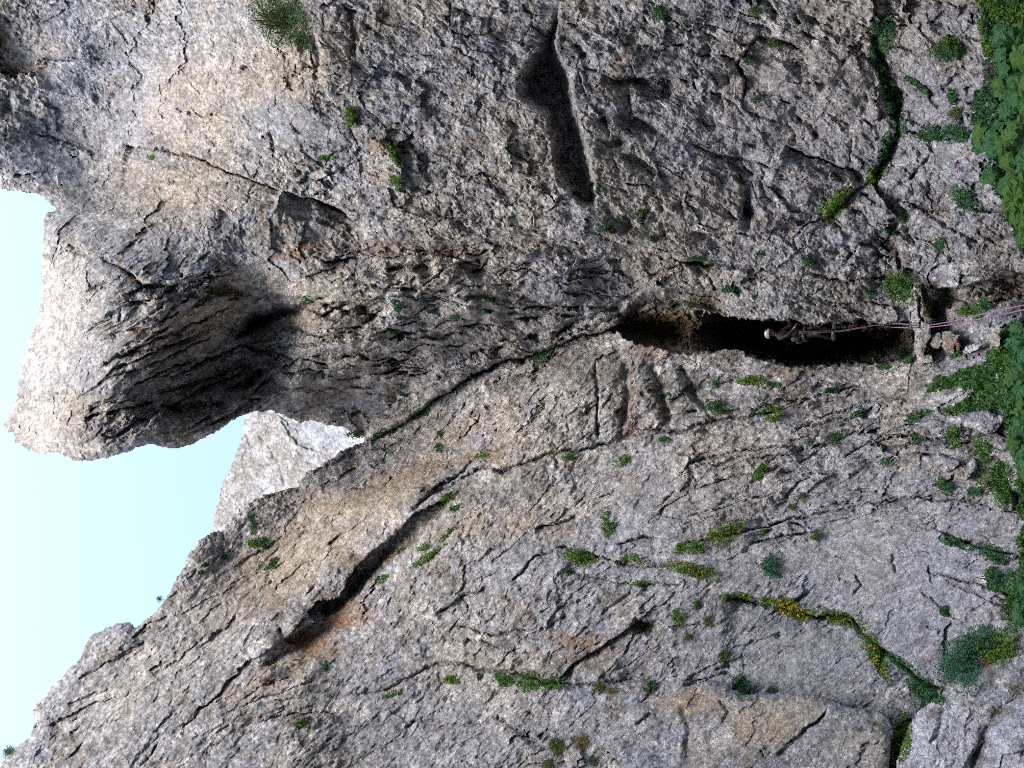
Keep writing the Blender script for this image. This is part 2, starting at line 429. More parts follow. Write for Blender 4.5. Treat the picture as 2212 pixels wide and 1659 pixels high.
# shady cleft with an undercut roof
CLEFT = [(1195, 40), (1216, 25), (1205, 67), (1200, 110), (1237, 167), (1244, 233), (1260, 283), (1272, 333), (1284, 400), (1290, 447), (1262, 450), (1215, 405), (1198, 370), (1192, 300), (1172, 250), (1122, 214), (1116, 168), (1140, 138), (1170, 90)]
ho(CLEFT, 80, 32)
st([(1216, 0), (1205, 60), (1200, 110), (1237, 167), (1244, 233), (1260, 283), (1272, 333), (1284, 400), (1292, 447)], 16, 60, 4, 0.05)
st([(1292, 447), (1284, 400), (1272, 333), (1260, 283), (1244, 233), (1237, 167), (1200, 110), (1205, 60), (1216, 0)], -14, 110, 5, 0.1)
bp(1120, 300, 70, 110, 0, -10); bp(1040, 180, 80, 60, 20, -8); bp(930, 240, 120, 34, 6, 6)
# pockets below the cleft
for c in ((1395, 178, 44, 10, 6, 18), (1425, 205, 22, 12, 30, 16), (1440, 190, 16, 20, 0, 12), (1370, 268, 40, 16, 20, 15), (1410, 288, 26, 14, 10, 11), (1337, 308, 18, 12, 0, 15), (1300, 262, 16, 14, 0, 9), (1262, 120, 14, 12, 0, 12),
          (1250, 100, 12, 10, 0, 9), (1370, 345, 30, 12, 25, 12), (1400, 365, 30, 9, 20, 10), (1320, 110, 26, 12, 20, 7), (1435, 110, 24, 9, 12, 7), (1365, 85, 20, 16, 0, 8), (1615, 450, 9, 40, 4, 16), (1622, 462, 16, 12, 0, 12), (1540, 62, 14, 8, 0, 8)):
    bp(c[0], c[1], c[2], c[3], c[4], c[5] * 2.0)
st([(1300, 160), (1340, 172), (1390, 168), (1430, 160), (1470, 175)], 16, 26, 4); st([(1350, 243), (1400, 236), (1445, 250), (1480, 260)], 14, 24, 4)
bp(1345, 135, 50, 40, 0, -13); bp(1300, 215, 30, 36, 0, -12); bp(1400, 215, 50, 18, 10, -8); bp(1560, 210, 60, 50, 0, -8); bp(1470, 330, 70, 30, 30, -8)
# lower right wall: blocks divided by planted joints
st([(1602, 215), (1612, 172), (1588, 140), (1636, 78), (1690, 88), (1740, 105), (1770, 100)], 12, 70, 4)
gr([(1604, 220), (1611, 172), (1588, 140), (1632, 82)], 3.5, 10); gr([(1635, 78), (1690, 92), (1738, 102)], 5, 10)
gr([(1905, -30), (1925, 40), (1890, 80), (1898, 133), (1934, 233), (1940, 283), (1920, 335), (1888, 380), (1841, 420), (1790, 467), (1725, 485), (1690, 500)], 11, 13, 0.05)
st([(1725, 485), (1790, 467), (1841, 417), (1888, 377), (1918, 333), (1938, 283), (1934, 233), (1898, 133)], 12, 90, 5)
gr([(1815, 140), (1850, 110), (1888, 80)], 4, 8); st([(1890, 100), (1940, 140), (1995, 183), (2040, 190)], 14, 45, 4); gr([(2032, 195), (2080, 158)], 5, 14)
st([(1691, 312), (1750, 333), (1815, 357), (1878, 372)], 18, 40, 3, 0.1); gr([(1695, 315), (1815, 359), (1875, 372)], 2.5, 9)
gr([(2012, 328), (1985, 360), (1966, 395)], 4, 12); gr([(2040, 275), (2000, 290), (1950, 285)], 7, 12); ho([(1845, 365), (1880, 372), (1862, 395), (1840, 392)], 14, 10)
gr([(1720, 255), (1750, 270), (1768, 300)], 5, 12); gr([(1560, 205), (1600, 240), (1680, 262)], 4, 6); bp(1720, 180, 90, 70, 20, -10); bp(1680, 360, 80, 45, 30, -10)
bp(1990, 90, 45, 60, -30, -12); bp(2010, 240, 50, 50, 0, -9); bp(1960, 420, 60, 50, 0, -9); bp(2075, 330, 40, 40, 0, -7)
gr([(1490, 310), (1545, 335), (1610, 345)], 4, 9); gr([(1500, 260), (1550, 275)], 4, 8); gr([(1600, 340), (1690, 370)], 3.5, 8)
st([(1475, 505), (1560, 500), (1640, 507), (1720, 480)], 13, 40, 4); gr([(1720, 545), (1714, 512), (1740, 490), (1775, 470)], 2.5, 9)
gr([(1880, 560), (1925, 500), (1938, 470)], 4, 8); gr([(1935, 540), (1945, 580), (1985, 592)], 3.5, 9); gr([(2000, 460), (2070, 500), (2120, 530)], 4, 9); gr([(2005, 530), (2060, 560), (2140, 560)], 4, 9)
st([(1990, 398), (2080, 440), (2140, 470), (2190, 520)], 9, 40, 4)
# long recessed band, then the bulging base of the wall over the cave
ho([(690, 528), (760, 520), (900, 530), (1060, 512), (1150, 506), (1250, 512), (1365, 540), (1250, 560), (1100, 548), (900, 556), (740, 556)], 16, 24)
st([(735, 520), (800, 524), (900, 528), (1010, 535)], 10, 40, 4); gr([(1160, 520), (1230, 533), (1330, 525)], 5, 10)
st([(1210, 520), (1290, 505), (1365, 535), (1440, 552), (1474, 562), (1560, 566), (1640, 572), (1700, 590)], 14, 50, 4)
gr([(1474, 562), (1520, 572), (1600, 578), (1690, 590)], 4, 12); ho([(1500, 560), (1570, 566), (1590, 575), (1520, 582)], 10, 8)
st([(1380, 600), (1420, 592), (1500, 560)], -12, 60, 4); gr([(1390, 602), (1430, 590), (1470, 575), (1540, 556)], 5, 13)
ho([(1395, 628), (1474, 624), (1556, 632), (1575, 660), (1600, 690), (1540, 690), (1474, 670), (1410, 672), (1365, 700), (1330, 700), (1360, 660)], 64, 30)
bp(1720, 640, 170, 40, 4, -16); bp(1430, 612, 50, 16, 8, -14); bp(1880, 640, 90, 40, 6, -12)
st([(1600, 600), (1680, 596), (1760, 606), (1840, 600)], 8, 26, 4); gr([(1740, 585), (1830, 612), (1900, 600), (1960, 604)], 4, 9)
gr([(1660, 660), (1760, 650), (1880, 655)], 3, 5)
# roof of dark rock at the foot of the wall
st([(1962, 616), (1975, 614), (2025, 625), (2108, 612), (2160, 600), (2212, 588), (2260, 580)], 34, 90, 5, 0.04)
ho([(1985, 622), (2030, 640), (2100, 628), (2212, 600), (2260, 600), (2260, 650), (2212, 632), (2160, 648), (2108, 664), (2040, 663), (2000, 645)], 18, 30)
# pillar: rounded upper face, then a torn underside going back in long diagonal scales
st([(140, 590), (205, 600), (240, 690), (250, 760), (210, 820), (150, 862), (135, 910), (110, 945)], 0, 1, 4)
ho([(150, 905), (210, 860), (300, 800), (420, 740), (520, 655), (670, 650), (690, 720), (620, 800), (590, 850), (500, 905), (400, 945), (240, 945), (170, 940)], 62, 95)
ho([(545, 668), (590, 655), (640, 652), (664, 664), (640, 686), (600, 700), (555, 722), (505, 735), (520, 700)], 90, 22)
ho([(477, 845), (510, 825), (560, 795), (594, 790), (575, 815), (540, 840), (500, 855)], 60, 18)
ho([(330, 873), (420, 862), (490, 855), (480, 885), (420, 905), (350, 895)], 46, 24); ho([(192, 886), (222, 872), (215, 882), (200, 895)], 22, 8); gr([(222, 790), (252, 773)], 4, 14)
gr([(213, 553), (245, 568), (277, 586), (307, 616), (350, 617), (405, 614)], 4.5, 17, 0.1)
st([(92, 555), (150, 540), (213, 553), (277, 586), (307, 616), (405, 612), (440, 580), (470, 563)], 12, 60, 4)
gr([(300, 655), (350, 640), (400, 620), (470, 585)], 4, 9); ho([(146, 527), (175, 525), (200, 545), (190, 560), (150, 545)], 14, 14)
for a in (((250, 770), (330, 735), (430, 690), (510, 655)), ((235, 800), (320, 765), (400, 730), (480, 690)), ((215, 825), (300, 795), (380, 760), (470, 720)), ((280, 830), (350, 800), (420, 770)),
          ((360, 815), (440, 780), (520, 745)), ((330, 850), (420, 825), (500, 795)), ((420, 845), (500, 810), (560, 770)), ((560, 760), (640, 740), (720, 745)), ((620, 700), (690, 725), (760, 720)),
          ((180, 905), (260, 880), (340, 865)), ((510, 745), (590, 760), (650, 775)), ((600, 800), (650, 770), (720, 790))):
    st(list(a), 17, 22, 3); gr([(p[0], p[1] + 3) for p in a], 2.6, 7)
for c in ((640, 740, 60, 22, 10, -14), (560, 765, 40, 14, 8, -10), (690, 700, 50, 20, 12, -12), (300, 780, 60, 12, -24, -10), (420, 800, 60, 14, -22, -12), (600, 690, 30, 9, -18, -14)): bp(c[0], c[1], c[2], c[3], c[4], c[5] * 1.8)
st([(470, 600), (520, 603), (580, 632), (640, 640), (700, 655), (760, 650), (840, 668)], 16, 45, 4)
ho([(735, 716), (780, 700), (820, 660), (848, 656), (850, 672), (810, 690), (775, 708)], 30, 16); st([(730, 650), (790, 655), (845, 652)], 14, 30, 4)
gr([(737, 772), (780, 768), (800, 775)], 4, 12); gr([(740, 600), (830, 622), (980, 625)], 4, 9); bp(760, 615, 60, 20, 10, -9)
gr([(560, 850), (600, 835), (690, 840), (740, 835)], 4, 9); st([(600, 850), (680, 825), (760, 845)], 8, 30, 4); gr([(790, 850), (860, 860)], 5, 9)
gr([(1000, 650), (1060, 640), (1110, 650)], 5, 7); gr([(900, 700), (1000, 690), (1100, 705)], 4, 6); gr([(840, 760), (900, 740), (960, 745)], 4, 8)
# crease where the overhanging wall meets the slab
CREASE = [(785, 955), (860, 922), (900, 895), (944, 858), (1010, 815), (1090, 778), (1180, 757), (1240, 728), (1300, 712), (1350, 700)]
st(CREASE, 30, 34, 4, 0.05, both=0.5); gr(CREASE, 5, 12, 0.05)
st([(1100, 742), (1180, 712), (1250, 690), (1320, 660), (1400, 610)], 16, 60, 5); gr([(1060, 790), (1120, 772), (1175, 762)], 10, 12)
gr([(1200, 735), (1280, 705), (1340, 680), (1360, 672)], 5, 12); gr([(1120, 690), (1200, 670), (1290, 640)], 8, 8)
# the cave
CAVE = [(1310, 712), (1345, 694), (1380, 674), (1420, 664), (1474, 657), (1520, 672), (1565, 680), (1601, 686), (1708, 692), (1740, 698), (1775, 699), (1841, 697), (1908, 697), (1962, 692), (1976, 715), (1980, 745), (1965, 772), (1908, 783), (1841, 786), (1758, 793), (1708, 793), (1641, 771), (1585, 757), (1524, 760), (1474, 766), (1430, 757), (1395, 748), (1360, 734), (1335, 722)]
sl, D = F.inside(CAVE)
D = D + 5.5 * fbm(np.stack([F.X[sl].ravel() / 24, F.Y[sl].ravel() / 24, np.zeros(F.X[sl].size)], 1), 3, 0.6, seed=401).reshape(D.shape)
F.h[sl] += (105 + 360 * sstep(1490, 1600, F.X[sl])) * sstep(-1.2, 3.5, D) + 130 * sstep(0, 45, D)
ho([(1540, 760), (1585, 748), (1650, 745), (1668, 772), (1640, 776)], -60, 40)
ho([(1840, 698), (1972, 694), (1976, 716), (1840, 722), (1780, 712)], -60, 26)
st([(1480, 768), (1530, 764), (1590, 760), (1645, 776), (1710, 797), (1760, 797), (1850, 790), (1950, 780)], -8, 60, 5)
# slab below the cave: water-worn ribs
gr([(1287, 780), (1289, 850), (1292, 945)], 3.5, 12); gr([(1350, 775), (1355, 850), (1345, 935)], 9, 12); gr([(1410, 775), (1420, 830), (1436, 880), (1450, 920)], 11, 12)
bp(1220, 865, 95, 75, -15, -34); bp(1400, 850, 70, 70, 0, -22); bp(1100, 960, 90, 40, -25, -18); bp(1315, 860, 14, 70, 0, -7); bp(1385, 820, 12, 60, -6, -9); gr([(1475, 790), (1500, 850), (1530, 895)], 8, 10); bp(1470, 850, 20, 50, -15, -8)
gr([(1130, 930), (1160, 895), (1178, 865)], 4, 10); gr([(1170, 870), (1185, 850)], 4, 8)
LEDGE = [(890, 1110), (930, 1075), (970, 1058), (1010, 1030), (1060, 1012), (1087, 1022), (1130, 1006), (1180, 985), (1240, 978), (1290, 968), (1330, 958), (1368, 938), (1420, 930), (1474, 938), (1530, 915), (1585, 904), (1652, 900), (1720, 890)]
st(LEDGE, -16, 70, 4, 0.06); gr([(p[0], p[1] - 3) for p in LEDGE], 4.5, 13, 0.06)
st([(1355, 945), (1375, 930), (1430, 928), (1445, 936), (1500, 930), (1585, 905)], -9, 26, 3)
gr([(920, 1070), (985, 1032), (1020, 1000), (1040, 985)], 4, 11); ho([(880, 1095), (985, 1020), (1000, 1040), (960, 1075), (905, 1118)], 8, 14)
gr([(640, 1035), (700, 1010), (760, 985), (850, 960), (950, 905)], 4, 7); gr([(750, 1060), (840, 1040), (930, 990)], 3.5, 6)
# the great diagonal overhang in the left-hand wall
bp(840, 1120, 130, 42, -40, -30); bp(690, 1235, 90, 46, -44, -32); bp(560, 1370, 80, 36, -36, -20); bp(1000, 488, 260, 26, 2, -24); bp(1390, 520, 120, 20, 10, -16)
LIP = [(985, 1062), (960, 1082), (905, 1112), (870, 1140), (830, 1165), (790, 1210), (750, 1250), (735, 1285), (690, 1296), (675, 1310), (650, 1350), (610, 1385), (560, 1412), (520, 1450), (470, 1500), (400, 1545)]
LIP_W = [(x + 5 * math.sin(i * 2.3), y + 6 * math.cos(i * 1.7)) for i, (x, y) in enumerate(LIP)]
st(LIP_W[:12][::-1], 36, 44, 3, 0.08); st(LIP_W[11:][::-1], 12, 30, 3, 0.2)
F.hollow([(960, 1084), (905, 1112), (870, 1138), (830, 1163), (790, 1208), (752, 1247), (737, 1280), (690, 1296), (672, 1318), (655, 1350), (612, 1384), (575, 1405), (560, 1440), (600, 1470), (640, 1482), (690, 1415), (745, 1365), (800, 1290), (860, 1230), (915, 1165), (960, 1110)], 22, 30)
ho([(905, 1116), (870, 1142), (835, 1170), (795, 1212), (757, 1252), (740, 1284), (696, 1300), (682, 1318), (700, 1350), (745, 1318), (800, 1255), (850, 1200), (900, 1140)], 32, 18)
bp(642, 1345, 34, 24, -20, -30, 2.2); bp(582, 1400, 40, 24, -30, -24, 1.6); gr([(604, 1356), (610, 1380), (640, 1392)], 4, 14)
bp(700, 1375, 40, 22, -30, -8); bp(640, 1425, 46, 16, -24, -16); bp(580, 1460, 46, 14, -24, -14); bp(660, 1460, 40, 14, -20, -14)
for a in (((545, 1475), (600, 1440), (660, 1420)), ((520, 1510), (590, 1478), (650, 1455)), ((477, 1549), (540, 1519), (633, 1489), (680, 1470)), ((560, 1560), (640, 1545), (737, 1540)), ((400, 1570), (440, 1530), (470, 1505))):
    st(list(a), -12, 24, 3); gr(list(a), 3, 10)
gr([(306, 1655), (330, 1630), (342, 1605)], 3.0, 9); gr([(397, 1590), (400, 1570), (430, 1545), (455, 1515)], 3.2, 9); st([(100, 1560), (150, 1545), (200, 1520), (270, 1500)], 10, 26, 4)
for a in (((280, 1380), (320, 1350), (370, 1325)), ((230, 1430), (280, 1400), (320, 1380)), ((160, 1470), (230, 1430), (300, 1400)), ((330, 1460), (390, 1420), (450, 1370)), ((420, 1410), (470, 1370), (520, 1320)), ((390, 1330), (440, 1300), (480, 1280)),
          ((580, 1280), (640, 1230), (690, 1200)), ((500, 1230), (560, 1190), (620, 1150)), ((560, 1215), (590, 1230), (620, 1205)), ((700, 1180), (760, 1140), (810, 1100)), ((140, 1520), (200, 1500), (260, 1475)), ((325, 1450), (350, 1430))):
    st(list(a), 7, 24, 4); gr(list(a), 2.2, 2.5)
bp(250, 1385, 50, 22, -25, -12); bp(430, 1330, 60, 40, -40, -8); bp(380, 1420, 60, 22, -40, 8)
# mid slab and the crack with the long row of shrubs
CR = [(830, 1500), (862, 1478), (905, 1455), (945, 1437), (1000, 1440), (1050, 1450), (1110, 1456), (1180, 1478), (1240, 1485), (1300, 1480), (1370, 1470), (1420, 1460)]
st(CR, -15, 60, 4, 0.08); gr([(p[0], p[1] - 2) for p in CR], 5, 12, 0.1)
gr([(780, 1500), (830, 1490), (880, 1494)], 3, 8); st([(1200, 1480), (1230, 1440), (1300, 1395), (1345, 1365), (1385, 1340), (1420, 1350)], 18, 40, 4)
ho([(1352, 1352), (1372, 1335), (1420, 1340), (1440, 1365), (1410, 1375), (1370, 1368)], 18, 14); bp(1290, 1440, 60, 36, 20, -10)
for c in ((1312, 1402, 12, 10, 0, -9), (1325, 1430, 16, 12, 0, -9), (1290, 1460, 18, 14, 0, -9), (1330, 1455, 14, 10, 0, -8), (1260, 1440, 14, 12, 0, -7)): bp(*c)
gr([(1060, 1560), (1090, 1562), (1125, 1575), (1150, 1600), (1175, 1610)], 8, 18, 0.2); bp(1125, 1600, 26, 20, 0, -10); gr([(940, 1570), (1000, 1565), (1060, 1560)], 4, 7)
gr([(870, 1575), (900, 1560), (960, 1555)], 4, 8); bp(1000, 1600, 80, 30, 0, -8)
for a in (((980, 1350), (1060, 1370), (1150, 1360)), ((1000, 1380), (1040, 1384), (1090, 1400)), ((940, 1330), (1000, 1290), (1060, 1260)), ((1100, 1260), (1160, 1200), (1200, 1190)), ((1190, 1190), (1220, 1180), (1260, 1192), (1340, 1215), (1400, 1212)),
          ((1240, 1240), (1330, 1255), (1440, 1268)), ((1380, 1266), (1430, 1263), (1474, 1264)), ((1330, 1175), (1390, 1160), (1430, 1165)), ((1150, 1140), (1210, 1130), (1250, 1110)), ((1330, 1215), (1400, 1222), (1470, 1218))):
    st(list(a), 10, 22, 4); gr(list(a), 2.5, 7)
gr([(1385, 1270), (1340, 1300), (1300, 1330)], 4, 6); bp(1160, 1240, 60, 36, -20, -7); bp(1290, 1290, 70, 30, 0, -7)
# lower left: thin beds and blocks
for a in (((1474, 1010), (1560, 985), (1650, 970), (1740, 965)), ((1500, 1060), (1600, 1030), (1700, 1010)), ((1480, 1120), (1570, 1095), (1680, 1070)), ((1640, 905), (1700, 885), (1790, 850), (1880, 835)), ((1700, 940), (1780, 905), (1880, 870), (1960, 850)),
          ((1760, 975), (1840, 940), (1900, 905), (1990, 895)), ((1810, 1000), (1900, 945), (1990, 912), (2060, 900)), ((1600, 1000), (1700, 985), (1790, 985)), ((1620, 1150), (1720, 1120), (1860, 1095), (1990, 1075)), ((1890, 950), (1960, 945), (2050, 955)),
          ((1930, 970), (2020, 950), (2110, 945)), ((1880, 1000), (1960, 985), (2060, 985)), ((1560, 1160), (1660, 1140), (1720, 1120)), ((1970, 1075), (2050, 1085), (2120, 1080)), ((2010, 1140), (2080, 1172), (2150, 1196), (2212, 1200)),
          ((2000, 1235), (2060, 1255), (2140, 1270), (2200, 1300)), ((1620, 1180), (1700, 1160), (1780, 1150)), ((1474, 1180), (1520, 1170), (1580, 1160))):
    st(list(a), -11, 26, 3); gr([(p[0], p[1] - 2) for p in a], 3.0, 8)
for c in ((1985, 925, 46, 22, -4, -12), (2060, 912, 60, 24, -6, -14), (1930, 985, 30, 26, 0, -9), (2000, 1010, 26, 24, 0, -9), (2060, 1000, 24, 20, 0, -8), (2090, 1020, 18, 20, 20, -9), (2045, 1050, 30, 16, 0, -7), (1900, 960, 26, 20, 0, -7), (1850, 1010, 30, 20, 0, -6), (2160, 1120, 50, 30, 20, -10), (2100, 1230, 60, 30, 20, -8)): bp(*c)
ho([(1690, 1160), (1740, 1142), (1750, 1155), (1710, 1168)], 6, 8); gr([(1845, 1240), (1860, 1265), (1840, 1290)], 3, 7); gr([(2005, 1215), (2012, 1260)], 3.5, 7); gr([(1930, 1190), (1935, 1240)], 4, 6)
gr([(2110, 1165), (2080, 1180), (2040, 1160)], 5, 9); gr([(2035, 1255), (2090, 1275), (2150, 1300), (2190, 1310)], 3.5, 9)
# broad slabs divided by the flowering crack
FCR = [(1560, 1290), (1598, 1293), (1674, 1306), (1758, 1328), (1800, 1330), (1841, 1334), (1865, 1364), (1905, 1404), (1958, 1433), (1985, 1466), (2028, 1484), (2060, 1490)]
st(FCR, 20, 130, 4, 0.06); gr(FCR, 6, 14, 0.08); gr([(1905, 1416), (1902, 1440), (1915, 1470)], 5, 10); bp(1925, 1460, 16, 30, -20, -8)
gr([(1625, 1215), (1670, 1235), (1690, 1245)], 3, 6); st([(1440, 1355), (1500, 1345), (1560, 1350)], 8, 30, 4); gr([(1560, 1410), (1575, 1440), (1545, 1450)], 4, 8)
st([(1560, 1425), (1580, 1400), (1660, 1375), (1700, 1365)], 5, 40, 5); gr([(1474, 1485), (1520, 1470), (1570, 1455), (1590, 1460)], 5, 12)
gr([(2028, 1375), (2035, 1360), (2000, 1350)], 2.5, 6); st([(2040, 1420), (2036, 1390), (2046, 1360), (2060, 1340)], 8, 30, 3); gr([(1988, 1275), (2040, 1320), (2080, 1345)], 3, 7)

# ---- many short broken edges where the rock is torn
def torn(poly, n, ang, spread, lo, hi, amp, seed, sign=0.5, L=16):
    g = np.random.default_rng(seed); p = np.array(poly, float); k = 0
    while k < n:
        x, y = g.uniform(p[:, 0].min(), p[:, 0].max()), g.uniform(p[:, 1].min(), p[:, 1].max())
        c = False
        for i in range(len(p)):
            (ax, ay), (bx, by) = p[i], p[(i + 1) % len(p)]
            if (ay > y) != (by > y) and x < (bx - ax) * (y - ay) / (by - ay) + ax: c = not c
        if not c: continue
        k += 1
        a = math.radians(ang + g.normal() * spread); l = g.uniform(lo, hi); q = []
        for t in (-0.5, -0.2, 0.15, 0.5): q.append((x + l * t * math.cos(a) + g.normal() * l * 0.05, y + l * t * math.sin(a) + g.normal() * l * 0.05))
        am = amp * g.uniform(0.4, 1.2) * (1 if g.uniform() < sign else -1)
        st(q, am, L * g.uniform(0.5, 1.5), 3, 0.3)
        if g.uniform() < 0.4: gr(q, g.uniform(1.6, 3.2), abs(am) * 0.7, 0.3)
torn([(690, 545), (1000, 535), (1360, 560), (1400, 610), (1330, 680), (1180, 745), (1000, 800), (860, 900), (740, 900), (640, 800), (680, 640)], 230, -10, 9, 30, 130, 14, 1, 0.75)
torn([(170, 600), (420, 600), (560, 640), (660, 700), (620, 820), (500, 900), (360, 940), (200, 930), (160, 860), (250, 760)], 110, -27, 9, 30, 150, 14, 2, 0.7)
torn([(780, 960), (1100, 800), (1340, 740), (1480, 790), (1480, 920), (1250, 970), (900, 1080), (700, 1050)], 90, -30, 14, 20, 90, 7, 3, 0.4)
torn([(1230, 60), (1850, -20), (1900, 90), (1900, 280), (1850, 400), (1700, 480), (1300, 480), (1260, 300)], 150, 38, 26, 18, 70, 9, 4, 0.6)
torn([(1480, 830), (1960, 790), (2100, 900), (2150, 1100), (1960, 1080), (1700, 1150), (1450, 1150), (1500, 950)], 130, -10, 7, 24, 110, 7, 5, 0.35, 12)
torn([(1900, 0), (2110, -20), (2110, 300), (2180, 520), (2000, 600), (1720, 580), (1740, 500), (1900, 400), (1950, 260)], 110, 35, 30, 16, 60, 8, 6, 0.6)
torn([(0, 1640), (280, 1370), (480, 1150), (640, 1080), (900, 1100), (700, 1290), (480, 1500), (300, 1640)], 80, -36, 12, 16, 70, 5, 7, 0.6)
torn([(700, 0), (1180, 0), (1110, 220), (1180, 500), (700, 510), (560, 300), (420, 120)], 120, 15, 24, 18, 70, 8, 8, 0.6)
torn([(700, 1350), (1000, 1080), (1450, 1000), (1560, 1300), (1300, 1480), (900, 1440), (500, 1640)], 60, -20, 14, 16, 70, 4.5, 9, 0.5)

# ---- log distance, positions, relief of the stone itself
A = F.X, F.Y
H0 = F.h
rr = np.exp(L0 + H0 / FOC)
d = ray(F.X, F.Y).reshape(-1, 3)
r = rr.ravel()
P0 = CAM + d * np.exp(L0).ravel()[:, None]
Q0 = np.stack([F.X.ravel(), F.Y.ravel(), 0.3 * FOC * L0.ravel() + 0.6 * H0.ravel()], 1)
side_line = np.interp(F.X.ravel(), [-500, 785, 1090, 1350, 1480, 1990, 2300], [960, 952, 778, 706, 740, 745, 720])
fx, fy = F.X.ravel() + 16 * F.wx0.ravel(), F.Y.ravel() + 16 * F.wy0.ravel()
is_left = F.Y.ravel() > side_line
w_left = sstep(-14, 14, fy - side_line)
w_beds = sstep(-40, 40, np.minimum(fx - 1440 + 0.4 * (fy - 1000), 1230 - fy))
edge_p = fy - np.interp(fx, [0, 120, 300, 600, 900], [400, 440, 520, 600, 640])
w_pil = sstep(-40, 40, np.minimum(900 - fx, edge_p))
is_pillar = (w_pil > 0.5) & ~is_left
disp = np.zeros(len(r)); fdisp = np.zeros(len(r))
for wt, ang, stx, sd_ in ((w_left * (1 - w_beds), -36, 2.0, 11), (w_left * w_beds, -12, 2.1, 14), ((1 - w_left) * w_pil, -27, 2.4, 23), ((1 - w_left) * (1 - w_pil), 14, 1.3, 37)):
    msk = wt > 0
    a_, b_ = rock_noise(Q0[msk], ang, stx, sd_, k_mid={11: 0.5, 14: 0.75}.get(sd_, 1.0), k_fine={11: 1.3, 14: 1.15}.get(sd_, 1.0))
    disp[msk] += wt[msk] * a_; fdisp[msk] += wt[msk] * b_
smooth = np.zeros(len(r))           # faces that are worn smooth
def soften(cx, cy, rx, ry, ang, k):
    X, Y = F.X.ravel() - cx + 20 * F.wx0.ravel(), F.Y.ravel() - cy + 20 * F.wy0.ravel()
    c, n = math.cos(math.radians(ang)), math.sin(math.radians(ang))
    q = np.sqrt(((X * c + Y * n) / rx) ** 2 + ((-X * n + Y * c) / ry) ** 2)
    np.maximum(smooth, k * (1 - sstep(0.7, 1.15, q)), out=smooth)
for a in ((230, 170, 230, 150, 60, 0.65), (100, 330, 130, 60, 0, 0.5), (1900, 1230, 260, 110, 20, 0.72), (1930, 1380, 110, 90, 30, 0.75), (1740, 1430, 190, 80, 0, 0.78), (1150, 1180, 260, 90, -20, 0.25), (650, 260, 130, 50, 10, 0.45), (90, 750, 70, 180, 10, 0.55), (1700, 220, 210, 150, 10, 0.5), (2000, 130, 90, 100, 0, 0.35), (1650, 400, 120, 60, 20, 0.35)):
    soften(*a)
wide = 0.5 * w_left * sstep(-0.25, 0.35, perlin(Q0 / 210.0, 44))
smooth = np.maximum(smooth, wide)
disp = disp * (1 - smooth) + fdisp * (1 - 0.5 * smooth)
inv_cave = np.zeros(F.X.shape); slc, Dc = F.inside(CAVE); inv_cave[slc] = sstep(-4, 10, Dc)
r = r * np.exp(disp / FOC)
# edges against the sky turn away from the viewer
slv, Dv = F.inside(VOID, 0, warp=False)
void = np.full(F.X.shape, -1e3); void[slv] = Dv
jag = 3.2 * fbm(np.stack([F.X.ravel() / 21, F.Y.ravel() / 21, np.zeros(len(r))], 1), 4, 0.65, seed=61).reshape(F.X.shape)
void = void + jag
edge = -void
tt = np.clip(1 - edge / 46.0, 0, 1)
r = r * np.exp((44 * (1 - np.sqrt(np.maximum(1 - tt ** 2, 0)))).ravel() / FOC)
RR = r.reshape(F.X.shape)
P = CAM + d * r[:, None]

